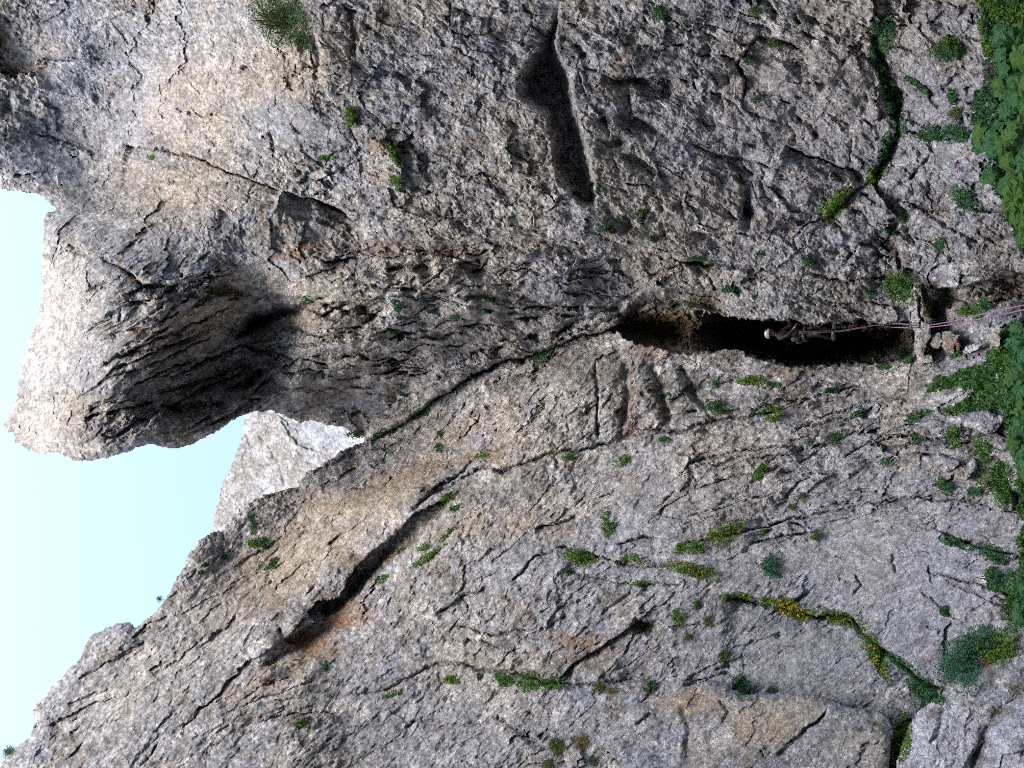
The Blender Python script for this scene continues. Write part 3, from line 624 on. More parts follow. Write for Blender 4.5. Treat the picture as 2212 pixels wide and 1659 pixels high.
# ---- stone colours and stains, with some light and shade painted in
F.fine = fbm(np.stack([F.X.ravel() / 17, F.Y.ravel() / 17, np.zeros(len(r))], 1), 4, 0.65, seed=71).reshape(F.X.shape)
F.col = rock_colour(Q0, 5).reshape(F.X.shape + (3,))
ti = F.tint
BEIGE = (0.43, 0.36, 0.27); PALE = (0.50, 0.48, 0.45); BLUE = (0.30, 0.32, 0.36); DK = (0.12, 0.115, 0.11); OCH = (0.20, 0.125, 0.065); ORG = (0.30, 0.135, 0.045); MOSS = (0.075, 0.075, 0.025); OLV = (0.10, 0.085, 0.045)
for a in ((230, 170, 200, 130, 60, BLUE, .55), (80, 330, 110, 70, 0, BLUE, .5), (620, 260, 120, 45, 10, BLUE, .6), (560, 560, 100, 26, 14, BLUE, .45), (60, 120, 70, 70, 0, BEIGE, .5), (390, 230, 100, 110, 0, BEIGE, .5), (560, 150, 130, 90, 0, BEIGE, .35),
          (350, 400, 120, 50, 20, BEIGE, .5), (690, 415, 55, 20, 10, PALE, .6), (820, 350, 40, 60, 0, BEIGE, .45), (110, 720, 80, 200, 8, (0.46, 0.44, 0.41), .8), (80, 910, 70, 60, 0, (0.45, 0.41, 0.35), .8), (700, 540, 80, 18, 5, OCH, .4), (600, 556, 36, 8, 4, ORG, .55), (655, 536, 8, 8, 0, ORG, .7), (640, 548, 6, 8, 0, ORG, .7),  # the two large pillar-top ellipses paint sunlight into the stone
          (840, 535, 120, 14, 4, OCH, .45), (1000, 545, 60, 14, 0, OCH, .4), (568, 465, 7, 14, 0, ORG, .4), (290, 603, 14, 7, 20, ORG, .7), (335, 637, 18, 7, -10, ORG, .4), (290, 722, 24, 10, -24, ORG, .55), (380, 690, 26, 7, -20, ORG, .3), (640, 705, 36, 16, -20, OCH, .55),
          (490, 633, 52, 16, 10, MOSS, .6), (600, 690, 60, 30, -20, OLV, .6), (270, 1010, 10, 6, 0, OCH, .2), (1210, 250, 60, 150, -14, DK, .45), (1180, 80, 40, 60, 20, DK, .35), (830, 310, 26, 16, 0, OCH, .5), (870, 310, 14, 30, 0, OCH, .3), (1370, 100, 22, 12, 0, OLV, .5), (1450, 385, 40, 14, 25, OCH, .4),  # DK ellipses darken the undercut cleft
          (690, 1375, 70, 30, -34, (0.22, 0.115, 0.05), .75), (745, 1330, 40, 26, -40, (0.22, 0.11, 0.04), .8), (640, 1390, 30, 20, 0, ORG, .5), (720, 1410, 50, 20, -30, OCH, .35), (870, 1180, 70, 14, -46, OLV, .75), (800, 1240, 60, 16, -46, OLV, .75), (930, 1110, 36, 12, -36, MOSS, .6), (560, 1540, 90, 16, -26, OCH, .35),
          (780, 1330, 40, 20, -20, ORG, .45), (1240, 1385, 60, 18, 10, ORG, .5), (1270, 1410, 80, 46, 10, OCH, .5), (1240, 1430, 70, 40, 0, OLV, .25), (1200, 1165, 60, 10, -24, ORG, .3), (1365, 855, 14, 80, 2, OLV, .6), (1425, 850, 26, 60, -14, OLV, .65), (1370, 930, 40, 20, 0, OCH, .5), (1240, 1000, 60, 12, -10, OCH, .4), (1040, 985, 60, 14, -10, OCH, .5),
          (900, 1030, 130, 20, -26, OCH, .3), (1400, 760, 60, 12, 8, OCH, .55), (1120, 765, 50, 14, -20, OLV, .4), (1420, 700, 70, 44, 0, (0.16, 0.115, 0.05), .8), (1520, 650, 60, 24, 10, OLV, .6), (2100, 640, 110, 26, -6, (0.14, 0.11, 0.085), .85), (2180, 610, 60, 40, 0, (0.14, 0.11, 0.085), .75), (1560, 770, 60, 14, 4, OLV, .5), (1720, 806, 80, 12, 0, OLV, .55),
          (1150, 1590, 36, 22, 30, (0.11, 0.095, 0.11), .7), (960, 1480, 50, 16, 0, OCH, .35), (1150, 1110, 260, 60, -14, BEIGE, .45), (700, 1160, 220, 80, -34, (0.35, 0.295, 0.22), .6), (540, 1270, 180, 80, -34, (0.36, 0.31, 0.24), .5), (300, 1480, 200, 90, -36, (0.36, 0.33, 0.28), .4), (850, 1050, 160, 40, -28, (0.31, 0.25, 0.175), .55), (560, 1480, 140, 40, -28, (0.33, 0.26, 0.18), .5), (400, 720, 150, 60, -27, (0.31, 0.26, 0.20), .5), (300, 450, 160, 50, 10, (0.36, 0.32, 0.255), .5), (1780, 300, 400, 260, 0, (0.265, 0.275, 0.315), .5), (1750, 1200, 560, 230, 4, (0.30, 0.31, 0.345), .55), (1700, 1430, 300, 90, 0, (0.29, 0.30, 0.33), .45), (1000, 1560, 300, 100, 0, (0.31, 0.315, 0.335), .4), (1270, 860, 130, 80, -10, (0.36, 0.335, 0.295), .5), (1000, 720, 240, 60, -8, (0.20, 0.185, 0.18), .55), (1250, 640, 160, 50, -10, (0.185, 0.18, 0.19), .65), (700, 800, 120, 60, 0, (0.22, 0.205, 0.20), .45), (380, 800, 180, 60, -24, (0.23, 0.21, 0.19), .5), (250, 930, 150, 30, -6, (0.22, 0.205, 0.215), .6),  # blue-grey ellipses paint in skylight, dark grey ones the shade of the undersides
          (1900, 1230, 260, 110, 20, (0.33, 0.335, 0.355), .6), (1930, 1380, 110, 90, 30, (0.31, 0.315, 0.335), .6), (1740, 1430, 190, 80, 0, (0.30, 0.31, 0.325), .6), (1180, 1240, 200, 60, 0, (0.35, 0.36, 0.38), .4), (1470, 1430, 30, 12, 20, DK, .5), (1745, 395, 30, 12, 40, OCH, .3), (2000, 730, 26, 30, 0, BEIGE, .3), (2150, 560, 60, 30, 0, (0.2, 0.17, 0.15), .5),
          (1655, 480, 60, 30, 0, OCH, .25), (1540, 420, 70, 40, 20, OCH, .25)):
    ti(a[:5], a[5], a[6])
F.col[slc] = F.col[slc] * (1 - 0.8 * sstep(0, 20, Dc)[..., None]) + np.array((0.10, 0.075, 0.036)) * 0.8 * sstep(0, 20, Dc)[..., None]  # brown cave rock, painted darker to deepen the shade inside
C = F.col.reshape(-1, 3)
G = np.empty_like(Q0)
for msk, ang, stx in ((is_left & (w_beds < .5), -36, 1.5), (is_left & (w_beds >= .5), -12, 1.4), (is_pillar, -27, 1.8), (~is_left & ~is_pillar, 20, 1.3)):
    c_, n_ = math.cos(math.radians(ang)), math.sin(math.radians(ang)); q_ = Q0[msk]
    G[msk] = np.stack([(q_[:, 0] * c_ + q_[:, 1] * n_) / stx, -q_[:, 0] * n_ + q_[:, 1] * c_, q_[:, 2]], 1) / 100.0

solid = void < 0
kq = solid[:-1, :-1] & solid[1:, :-1] & solid[1:, 1:] & solid[:-1, 1:]
cl = is_left.reshape(F.X.shape)[:-1, :-1]; cp = is_pillar.reshape(F.X.shape)[:-1, :-1]; cc = inv_cave[:-1, :-1] > 0.55
ny, nx = F.X.shape
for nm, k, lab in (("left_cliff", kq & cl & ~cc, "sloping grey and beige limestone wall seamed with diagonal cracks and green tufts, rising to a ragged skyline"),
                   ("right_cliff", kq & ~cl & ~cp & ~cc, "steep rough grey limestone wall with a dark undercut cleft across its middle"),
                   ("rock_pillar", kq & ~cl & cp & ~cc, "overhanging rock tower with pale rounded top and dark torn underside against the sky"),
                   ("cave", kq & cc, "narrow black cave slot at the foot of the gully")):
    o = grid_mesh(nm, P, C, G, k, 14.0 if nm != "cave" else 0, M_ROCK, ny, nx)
    tag(o, lab, None, None, "structure")

def surf(x, y):
    """distance and slope of the cliff along a sight line"""
    i = np.clip(np.searchsorted(xs, x) - 1, 0, nx - 2); j = np.clip(np.searchsorted(ys, y) - 1, 0, ny - 2)
    u = (x - xs[i]) / (xs[i + 1] - xs[i]); v = (y - ys[j]) / (ys[j + 1] - ys[j])
    return RR[j, i] * (1 - u) * (1 - v) + RR[j, i + 1] * u * (1 - v) + RR[j + 1, i] * (1 - u) * v + RR[j + 1, i + 1] * u * v

# ------------------------------------------------------------------ ground, and unseen walls added to keep sun and sky off the cliffs
def sheet(name, fx, nu, nv, mat, label):
    u, v = np.meshgrid(np.linspace(0, 1, nu), np.linspace(0, 1, nv))
    Pw = fx(u.ravel(), v.ravel())
    q = Pw * 60.0
    Pw = Pw + (fbm(Pw / 6.0, 4, 0.5, seed=5) * OPP_AMP)[:, None] * OPP_N
    o = grid_mesh(name, Pw, rock_colour(q, 8), q / 100.0, np.ones((nv - 1, nu - 1), bool), 0, mat, nv, nu)
    return tag(o, label, None, None, "structure")
OPP_AMP, OPP_N = 3.0, np.array([0, 1.0, 0])
sheet("rear_light_blocker", lambda u, v: np.stack([-130 + 260 * u, -BLOCKER_Y - 0.10 * BLOCKER_H * v + 0 * u, -6 + BLOCKER_H * v], 1), 160, 70, M_ROCK, "unseen rough grey limestone wall added behind the viewer to block light")
OPP_AMP, OPP_N = 0.25, np.array([0, 0, 1.0])
def ground_z(x, y):
    return np.interp(y, [-40, 0, 5, 9, 13, 20], [-2.0, 0.0, 0.15, 0.55, 0.9, 1.0])
sheet("ground", lambda u, v: np.stack([-130 + 260 * u, -34 + 50 * v, ground_z(0, -34 + 50 * v)], 1), 200, 80, M_ROCK, "stony ground at the foot of the cliffs")


OPP_AMP, OPP_N = 2.5, np.array([1.0, 0, 0])
sheet("side_light_blocker", lambda u, v: np.stack([-13 - 10 * u - 0.10 * SIDE_BLOCKER_H * v, 2 - 40 * u, -4 + SIDE_BLOCKER_H * v], 1), 120, 90, M_ROCK, "unseen rough grey limestone wall added beside the viewer to block sky light")  # unseen wall added to darken the right-hand wall

# ------------------------------------------------------------------ separate rocks in front of and behind the main cliff
BASE = tps(CTRL)
def rock_layer(name, poly, lift, seed, label, cat=None, kind=None, ang=-20, stretch=1.6, R=50, depth=45, skirt=1.5, st_=2.25, ctrl=None, feats=None, tints=(), soft=0.0, scale=1.0, jagk=1.0, base=None):
    p = np.array(poly, float)
    x0, x1, y0, y1 = p[:, 0].min() - 12, min(p[:, 0].max() + 12, 2420), p[:, 1].min() - 12, min(p[:, 1].max() + 12, 1800)
    f = Field(np.arange(x0, x1, st_), np.arange(y0, y1, st_))
    L = (tps(ctrl) if ctrl else BASE)(f.X, f.Y) if base is None else np.full(f.X.shape, math.log(base))
    if feats: feats(f)
    n = f.X.size
    Q = np.stack([f.X.ravel() + 37 * seed, f.Y.ravel(), 0.3 * FOC * L.ravel() + 0.6 * f.h.ravel()], 1)
    dsp, fin_ = rock_noise(Q, ang, stretch, seed, scale=scale); dsp = dsp * (1 - soft) + fin_ * (1 - 0.5 * soft)
    ins = np.full(f.X.shape, -99.0); sl, D = f.inside(poly, warp=False); ins[sl] = D
    ins = ins + jagk * 3.0 * fbm(np.stack([f.X.ravel() / 22, f.Y.ravel() / 22, np.full(n, seed)], 1), 4, 0.65, seed=62).reshape(f.X.shape)
    t = np.clip(1 - ins / R, 0, 1)
    h = f.h + dsp.reshape(f.X.shape) - lift + depth * (1 - np.sqrt(np.maximum(1 - t ** 2, 0)))
    r = np.exp(L + h / FOC)
    Pw = CAM + ray(f.X, f.Y).reshape(-1, 3) * r.ravel()[:, None]
    f.fine = fbm(np.stack([f.X.ravel() / 17, f.Y.ravel() / 17, np.zeros(n)], 1), 4, 0.65, seed=seed).reshape(f.X.shape)
    f.col = rock_colour(Q, seed).reshape(f.X.shape + (3,))
    for a in tints: f.tint(a[:5], a[5], a[6])
    sd = ins > 0
    kq = sd[:-1, :-1] & sd[1:, :-1] & sd[1:, 1:] & sd[:-1, 1:]
    o = grid_mesh(name, Pw, f.col.reshape(-1, 3), Q / 100.0, kq, skirt, M_ROCK, *f.X.shape)
    tag(o, label, cat, None, kind)
    LAYERS.append((f.xs, f.ys, np.where(sd, r, 1e9)))
    return o
LAYERS = []

def surf_all(x, y):
    """distance of the nearest rock along a sight line"""
    x = np.asarray(x, float); y = np.asarray(y, float)
    r = surf(x, y)
    for lx, ly, lr in LAYERS:
        i = np.searchsorted(lx, x) - 1; j = np.searchsorted(ly, y) - 1
        ok = (i >= 0) & (j >= 0) & (i < len(lx) - 1) & (j < len(ly) - 1)
        if np.any(ok):
            v = np.where(ok, lr[np.clip(j, 0, len(ly) - 1), np.clip(i, 0, len(lx) - 1)], 1e9)
            r = np.minimum(r, v)
    return r

FAR = [(560, 840), (527, 901), (523, 930), (517, 960), (507, 986), (487, 1026), (477, 1053), (467, 1093), (459, 1146), (452, 1200), (640, 1220), (840, 1040), (860, 880), (700, 830)]
rock_layer("far_cliff", FAR, 0, 51, "pale grey cliff far back in the gap between the two near walls", None, "structure", ang=8, stretch=1.5, R=30, depth=20, skirt=10, ctrl=[(460, 1000, 130, 1), (520, 900, 122, 1), (700, 880, 98, 1), (840, 880, 84, 1), (480, 1150, 128, 1), (640, 1080, 104, 1), (800, 1040, 86, 1)], scale=0.55, soft=0.55,
           feats=lambda f: (f.step([(690, 980), (640, 960), (600, 900)], 8, 40), f.groove([(560, 930), (600, 990), (620, 1050)], 6, 6), f.bump(560, 1000, 80, 60, 30, 10)),
           tints=((600, 980, 130, 90, 0, (0.185, 0.172, 0.15), .95), (500, 1090, 60, 90, 0, (0.19, 0.176, 0.152), .95), (700, 930, 70, 50, 0, (0.23, 0.25, 0.27), .7)))

SLAB = [(1284, 1600), (1325, 1562), (1362, 1530), (1405, 1506), (1440, 1502), (1474, 1485), (1535, 1470), (1571, 1477), (1590, 1492), (1608, 1499), (1650, 1497), (1688, 1496), (1740, 1498), (1785, 1506), (1825, 1523), (1880, 1533), (1920, 1545), (1930, 1580), (1926, 1620), (1920, 1680), (1930, 1780), (1400, 1780), (1340, 1650)]
rock_layer("outcrop", SLAB, 130, 63, "broad beige outcrop with lichen blotches and a diagonal crack, in front of the grey slabs", "rock", None, ang=-30, stretch=1.7, R=34, depth=40, skirt=1.6, soft=0.8, scale=1.15,
           feats=lambda f: (f.groove([(1670, 1640), (1700, 1608), (1735, 1580), (1765, 1555), (1785, 1530)], 2.2, 6), f.step([(1670, 1640), (1735, 1580), (1785, 1530)], 7, 40), f.groove([(1640, 1620), (1655, 1640)], 2.5, 7), f.groove([(1555, 1510), (1568, 1540), (1560, 1560)], 3, 8),
                            f.bump(1330, 1600, 30, 40, 30, -10), f.groove([(1370, 1570), (1400, 1545), (1425, 1550)], 5, 10), f.bump(1500, 1570, 60, 50, 0, -10), f.groove([(1475, 1520), (1490, 1580), (1480, 1650)], 9, 8), f.bump(1800, 1600, 70, 40, 0, -8)),
           tints=((1500, 1520, 100, 40, 10, (0.40, 0.32, 0.22), .85), (1640, 1570, 140, 60, -20, (0.40, 0.335, 0.245), .8), (1550, 1590, 50, 40, 0, (0.52, 0.50, 0.46), .8), (1530, 1590, 12, 9, 0, (0.09, 0.09, 0.09), .7), (1768, 1605, 16, 12, 30, (0.10, 0.10, 0.105), .75), (1790, 1590, 30, 16, 20, (0.12, 0.12, 0.12), .5),
                  (1360, 1570, 60, 40, 0, (0.50, 0.49, 0.47), .5), (1780, 1510, 20, 14, 0, (0.14, 0.11, 0.07), .6), (1480, 1640, 20, 40, 0, (0.19, 0.14, 0.07), .5), (1850, 1620, 60, 40, 0, (0.40, 0.37, 0.32), .7)))
BOUL = [(1926, 1690), (1935, 1650), (1948, 1606), (1962, 1570), (1981, 1539), (2010, 1515), (2041, 1494), (2058, 1470), (2070, 1457), (2095, 1452), (2121, 1443), (2150, 1430), (2175, 1421), (2215, 1411), (2290, 1400), (2400, 1480), (2400, 1780), (1930, 1780)]
rock_layer("boulder", BOUL, 240, 69, "pale lilac grey boulder with a mossy brown groove, lowest in the rocky foreground", "boulder", None, ang=-50, stretch=1.3, R=52, depth=70, skirt=1.6, soft=0.6, scale=1.4,
           feats=lambda f: (f.groove([(2095, 1700), (2110, 1640), (2130, 1590), (2150, 1555), (2190, 1510), (2230, 1495)], 14, 11), f.bump(2010, 1580, 50, 70, 20, -14), f.groove([(2040, 1530), (2030, 1570), (2010, 1610)], 5, 8), f.bump(2190, 1590, 40, 60, 0, -12)),
           tints=((2030, 1590, 110, 130, 0, (0.50, 0.495, 0.53), .9), (2190, 1590, 60, 110, 0, (0.47, 0.46, 0.50), .8), (2112, 1640, 14, 70, 12, (0.085, 0.075, 0.04), .9), (2150, 1550, 16, 40, 40, (0.10, 0.085, 0.05), .8), (2195, 1490, 30, 24, 0, (0.075, 0.065, 0.03), .85), (2020, 1540, 26, 14, -30, (0.13, 0.10, 0.07), .7), (2205, 1620, 12, 24, 0, (0.08, 0.07, 0.06), .8), (2140, 1450, 40, 14, -10, (0.2, 0.17, 0.11), .5)))
CHOCK = [(1977, 612), (1962, 640), (1954, 658), (1962, 684), (1968, 702), (1976, 720), (1974, 745), (1976, 764), (1996, 770), (2002, 744), (2014, 728), (2012, 706), (2003, 690), (1998, 668), (1996, 645), (1990, 622)]
rock_layer("chockstone", CHOCK, 60, 75, "jutting pale chockstone wedged at the lower end of the cave, ropes passing over it", "rock", None, ang=75, stretch=1.6, R=12, depth=26, skirt=0.5, st_=1.6, scale=0.6, jagk=0.7,
           feats=lambda f: (f.groove([(1984, 636), (1988, 680), (2003, 700)], 3, 12),), tints=((1975, 660, 26, 40, 0, (0.40, 0.37, 0.33), .6), (1988, 740, 14, 30, 0, (0.34, 0.27, 0.20), .6)))
def stone(x, y, rx, ry, a, lift, seed, label, name="stone", **k):
    t = np.linspace(0, 2 * np.pi, 15)[:-1]; q = np.random.default_rng(seed)
    rad = 1 + 0.16 * q.normal(size=14).clip(-1.4, 1.4)
    c, n = math.cos(math.radians(a)), math.sin(math.radians(a))
    ex = np.sign(np.cos(t)) * np.abs(np.cos(t)) ** 0.75 * rx * rad; ey = np.sign(np.sin(t)) * np.abs(np.sin(t)) ** 0.75 * ry * rad
    poly = np.stack([x + ex * c - ey * n, y + ex * n + ey * c], 1)
    m = min(rx, ry)
    k = {**dict(R=m * 0.7, depth=m * 0.9, skirt=0.45, st_=1.6, scale=0.6, jagk=0.6, ang=a, soft=0.2), **k}
    return rock_layer(name, poly, lift, seed, label, "rock", None, **k)
stone(2022, 736, 17, 15, 0, 45, 81, "rounded brown stone resting just below the chockstone", tints=((2022, 736, 20, 18, 0, (0.22, 0.175, 0.125), .7),))
stone(2052, 738, 22, 24, 20, 40, 82, "larger rounded ochre stone beside the brown stone below the chockstone", tints=((2052, 738, 26, 26, 0, (0.25, 0.20, 0.14), .6), (2066, 745, 8, 14, 0, (0.28, 0.12, 0.04), .7)))
stone(1996, 775, 14, 18, 80, 35, 83, "grey stone at the cave foot under the chockstone")
stone(2152, 741, 12, 26, 6, 50, 84, "white edged rock spike below the ropes near green leaves", tints=((2148, 741, 8, 30, 0, (0.5, 0.48, 0.46), .6),))
stone(2100, 752, 20, 9, -18, 38, 85, "small pale wedge of stone among plants below the ropes", tints=((2100, 750, 22, 12, 0, (0.46, 0.45, 0.46), .5),))
stone(2178, 676, 38, 28, -20, 44, 86, "grey rock with the ropes lying across it at the edge of the greenery")
stone(2118, 908, 46, 24, 6, 40, 87, "pale oblong block just under the green bushes, upper of the two big blocks")
stone(2034, 916, 60, 22, -4, 34, 88, "long pale block with a dark hollow on top, beside the oblong block")
stone(2158, 962, 36, 24, 12, 38, 89, "pale squarish block below the oblong block, leaves at its end")
stone(2036, 1006, 34, 14, -8, 26, 90, "flat beige block in the broken beds under the long pale block")
stone(2077, 1020, 20, 15, 40, 26, 91, "white angular stone under the flat beige block")
stone(2100, 1008, 15, 15, -20, 28, 92, "small white stone touching the angular stone")
stone(2196, 1020, 24, 40, 0, 34, 93, "pale rounded stone by a single round leaf at the vegetation edge")
stone(2160, 1076, 34, 30, 20, 24, 94, "grey knobbly stone under the bright bush at the foot of the beds")
stone(1238, 1628, 22, 34, -20, 42, 95, "pale rounded boulder sitting inside the brown grass tussock", name="boulder", tints=((1238, 1628, 30, 40, 0, (0.42, 0.40, 0.38), .7),))
stone(642, 1345, 32, 22, -22, 26, 96, "grey rounded block jammed under the big diagonal overhang", name="block", ang=-20)
stone(1920, 975, 20, 15, 0, 22, 97, "small upright pale block in the thin beds left of the long pale block")
stone(1995, 1130, 36, 16, -10, 22, 98, "low grey stone at the top of the smooth slab")

# ------------------------------------------------------------------ plants
def leaf_material(name, rough=0.55):
    m = bpy.data.materials.new(name); m.use_nodes = True
    t = m.node_tree; b = t.nodes["Principled BSDF"]; b.inputs["Roughness"].default_value = rough
    b.inputs["Specular IOR Level"].default_value = 0.25
    at = t.nodes.new("ShaderNodeAttribute"); at.attribute_name = "leafcol"
    t.links.new(at.outputs["Color"], b.inputs["Base Color"])
    tr = t.nodes.new("ShaderNodeBsdfTranslucent"); mx = t.nodes.new("ShaderNodeMixShader"); mx.inputs[0].default_value = 0.28
    t.links.new(at.outputs["Color"], tr.inputs["Color"])
    out = [n for n in t.nodes if n.type == 'OUTPUT_MATERIAL'][0]
    t.links.new(b.outputs[0], mx.inputs[1]); t.links.new(tr.outputs[0], mx.inputs[2]); t.links.new(mx.outputs[0], out.inputs[0])
    return m
M_LEAF = leaf_material("foliage")

def poly_mesh(name, V, Fc, cols, mat):
    me = bpy.data.meshes.new(name)
    k = Fc.shape[1]
    me.vertices.add(len(V)); me.vertices.foreach_set("co", V.astype(np.float32).ravel())
    me.loops.add(Fc.size); me.loops.foreach_set("vertex_index", Fc.astype(np.int32).ravel())
    me.polygons.add(len(Fc)); me.polygons.foreach_set("loop_start", np.arange(0, Fc.size, k, dtype=np.int32))
    me.update(calc_edges=True)
    ca = me.color_attributes.new("leafcol", 'FLOAT_COLOR', 'POINT')
    ca.data.foreach_set("color", np.c_[cols, np.ones(len(cols))].astype(np.float32).ravel())
    me.materials.append(mat); me.shade_flat()
    return me

def unit(v): return v / (np.linalg.norm(v, axis=-1, keepdims=True) + 1e-9)

def leaves(P, size, up_bias, g, cols, aspect=0.55):
    """rhombic folded leaves at P"""
    n = len(P)
    out = unit(CAM - P)
    nrm = unit(g.normal(size=(n, 3)) * 0.75 + up_bias * np.array([0, 0, 1.0]) + 0.6 * out)
    t = unit(np.cross(nrm, g.normal(size=(n, 3)))); b = np.cross(nrm, t)
    s = (size * g.uniform(0.6, 1.4, n))[:, None]
    V = np.stack([P - t * s * 0.5, P + b * s * aspect * 0.5 - nrm * s * 0.10, P + t * s * 0.5 - nrm * s * 0.12, P - b * s * aspect * 0.5 - nrm * s * 0.10], 1).reshape(-1, 3)
    i = np.arange(n) * 4
    Fc = np.concatenate([np.stack([i, i + 1, i + 2], 1), np.stack([i, i + 2, i + 3], 1)])
    return V, Fc, np.repeat(cols, 4, axis=0)

def blades(P, length, g, cols, droop=0.6, width=0.035, lean=None):
    n = len(P)
    out = unit(CAM - P)
    dirn = unit(g.normal(size=(n, 3)) * 0.55 + np.array([0, 0, 0.75]) + 0.55 * out + (0 if lean is None else np.array(lean)))
    s = (length * g.uniform(0.55, 1.25, n))[:, None]
    wd = unit(np.cross(dirn, out + 0.3 * g.normal(size=(n, 3)))) * s * width
    dn = np.array([0, 0, -1.0])
    m = P + dirn * s * 0.55 + dn * s * 0.08 * droop; e = P + dirn * s * 0.85 + dn * s * 0.55 * droop
    V = np.stack([P - wd, P + wd, m + wd * 0.8, m - wd * 0.8, e], 1).reshape(-1, 3)
    i = np.arange(n) * 5
    Fc = np.concatenate([np.stack([i, i + 1, i + 2], 1), np.stack([i, i + 2, i + 3], 1), np.stack([i + 3, i + 2, i + 4], 1)])
    return V, Fc, np.repeat(cols, 5, axis=0)

PAL = {'c': ((0.060, 0.150, 0.020), (0.13, 0.24, 0.035)), 'd': ((0.026, 0.095, 0.034), (0.055, 0.155, 0.052)), 'g': ((0.060, 0.115, 0.035), (0.13, 0.18, 0.06)), 't': ((0.030, 0.11, 0.062), (0.055, 0.165, 0.095)),
       'y': ((0.060, 0.145, 0.020), (0.135, 0.22, 0.034)), 'b': ((0.040, 0.125, 0.024), (0.085, 0.205, 0.040)), 's': ((0.20, 0.155, 0.075), (0.30, 0.24, 0.12)), 'm': ((0.06, 0.062, 0.018), (0.10, 0.10, 0.03)), 'j': ((0.034, 0.095, 0.028), (0.085, 0.165, 0.05))}

def scatter(g, x, y, rx, ry, ang, n, bulge, lumps=5):
    """points in an uneven cushion on the rock"""
    cen = g.uniform(-0.62, 0.62, (lumps, 2)); cr = g.uniform(0.48, 0.78, lumps)
    cen[0] = 0
    k = g.integers(0, lumps, n)
    th = g.uniform(0, 2 * np.pi, n); rad = np.sqrt(g.uniform(0, 1, n))
    u = cen[k, 0] + cr[k] * rad * np.cos(th); v = cen[k, 1] + cr[k] * rad * np.sin(th)
    c, s = math.cos(math.radians(ang)), math.sin(math.radians(ang))
    px = x + u * rx * c - v * ry * s; py = y + u * rx * s + v * ry * c
    hh = bulge * np.sqrt(np.maximum(1 - rad ** 2, 0)) * g.uniform(0.25, 1.0, n) * (0.6 + 0.6 * cr[k] / 0.6)
    return px, py, hh

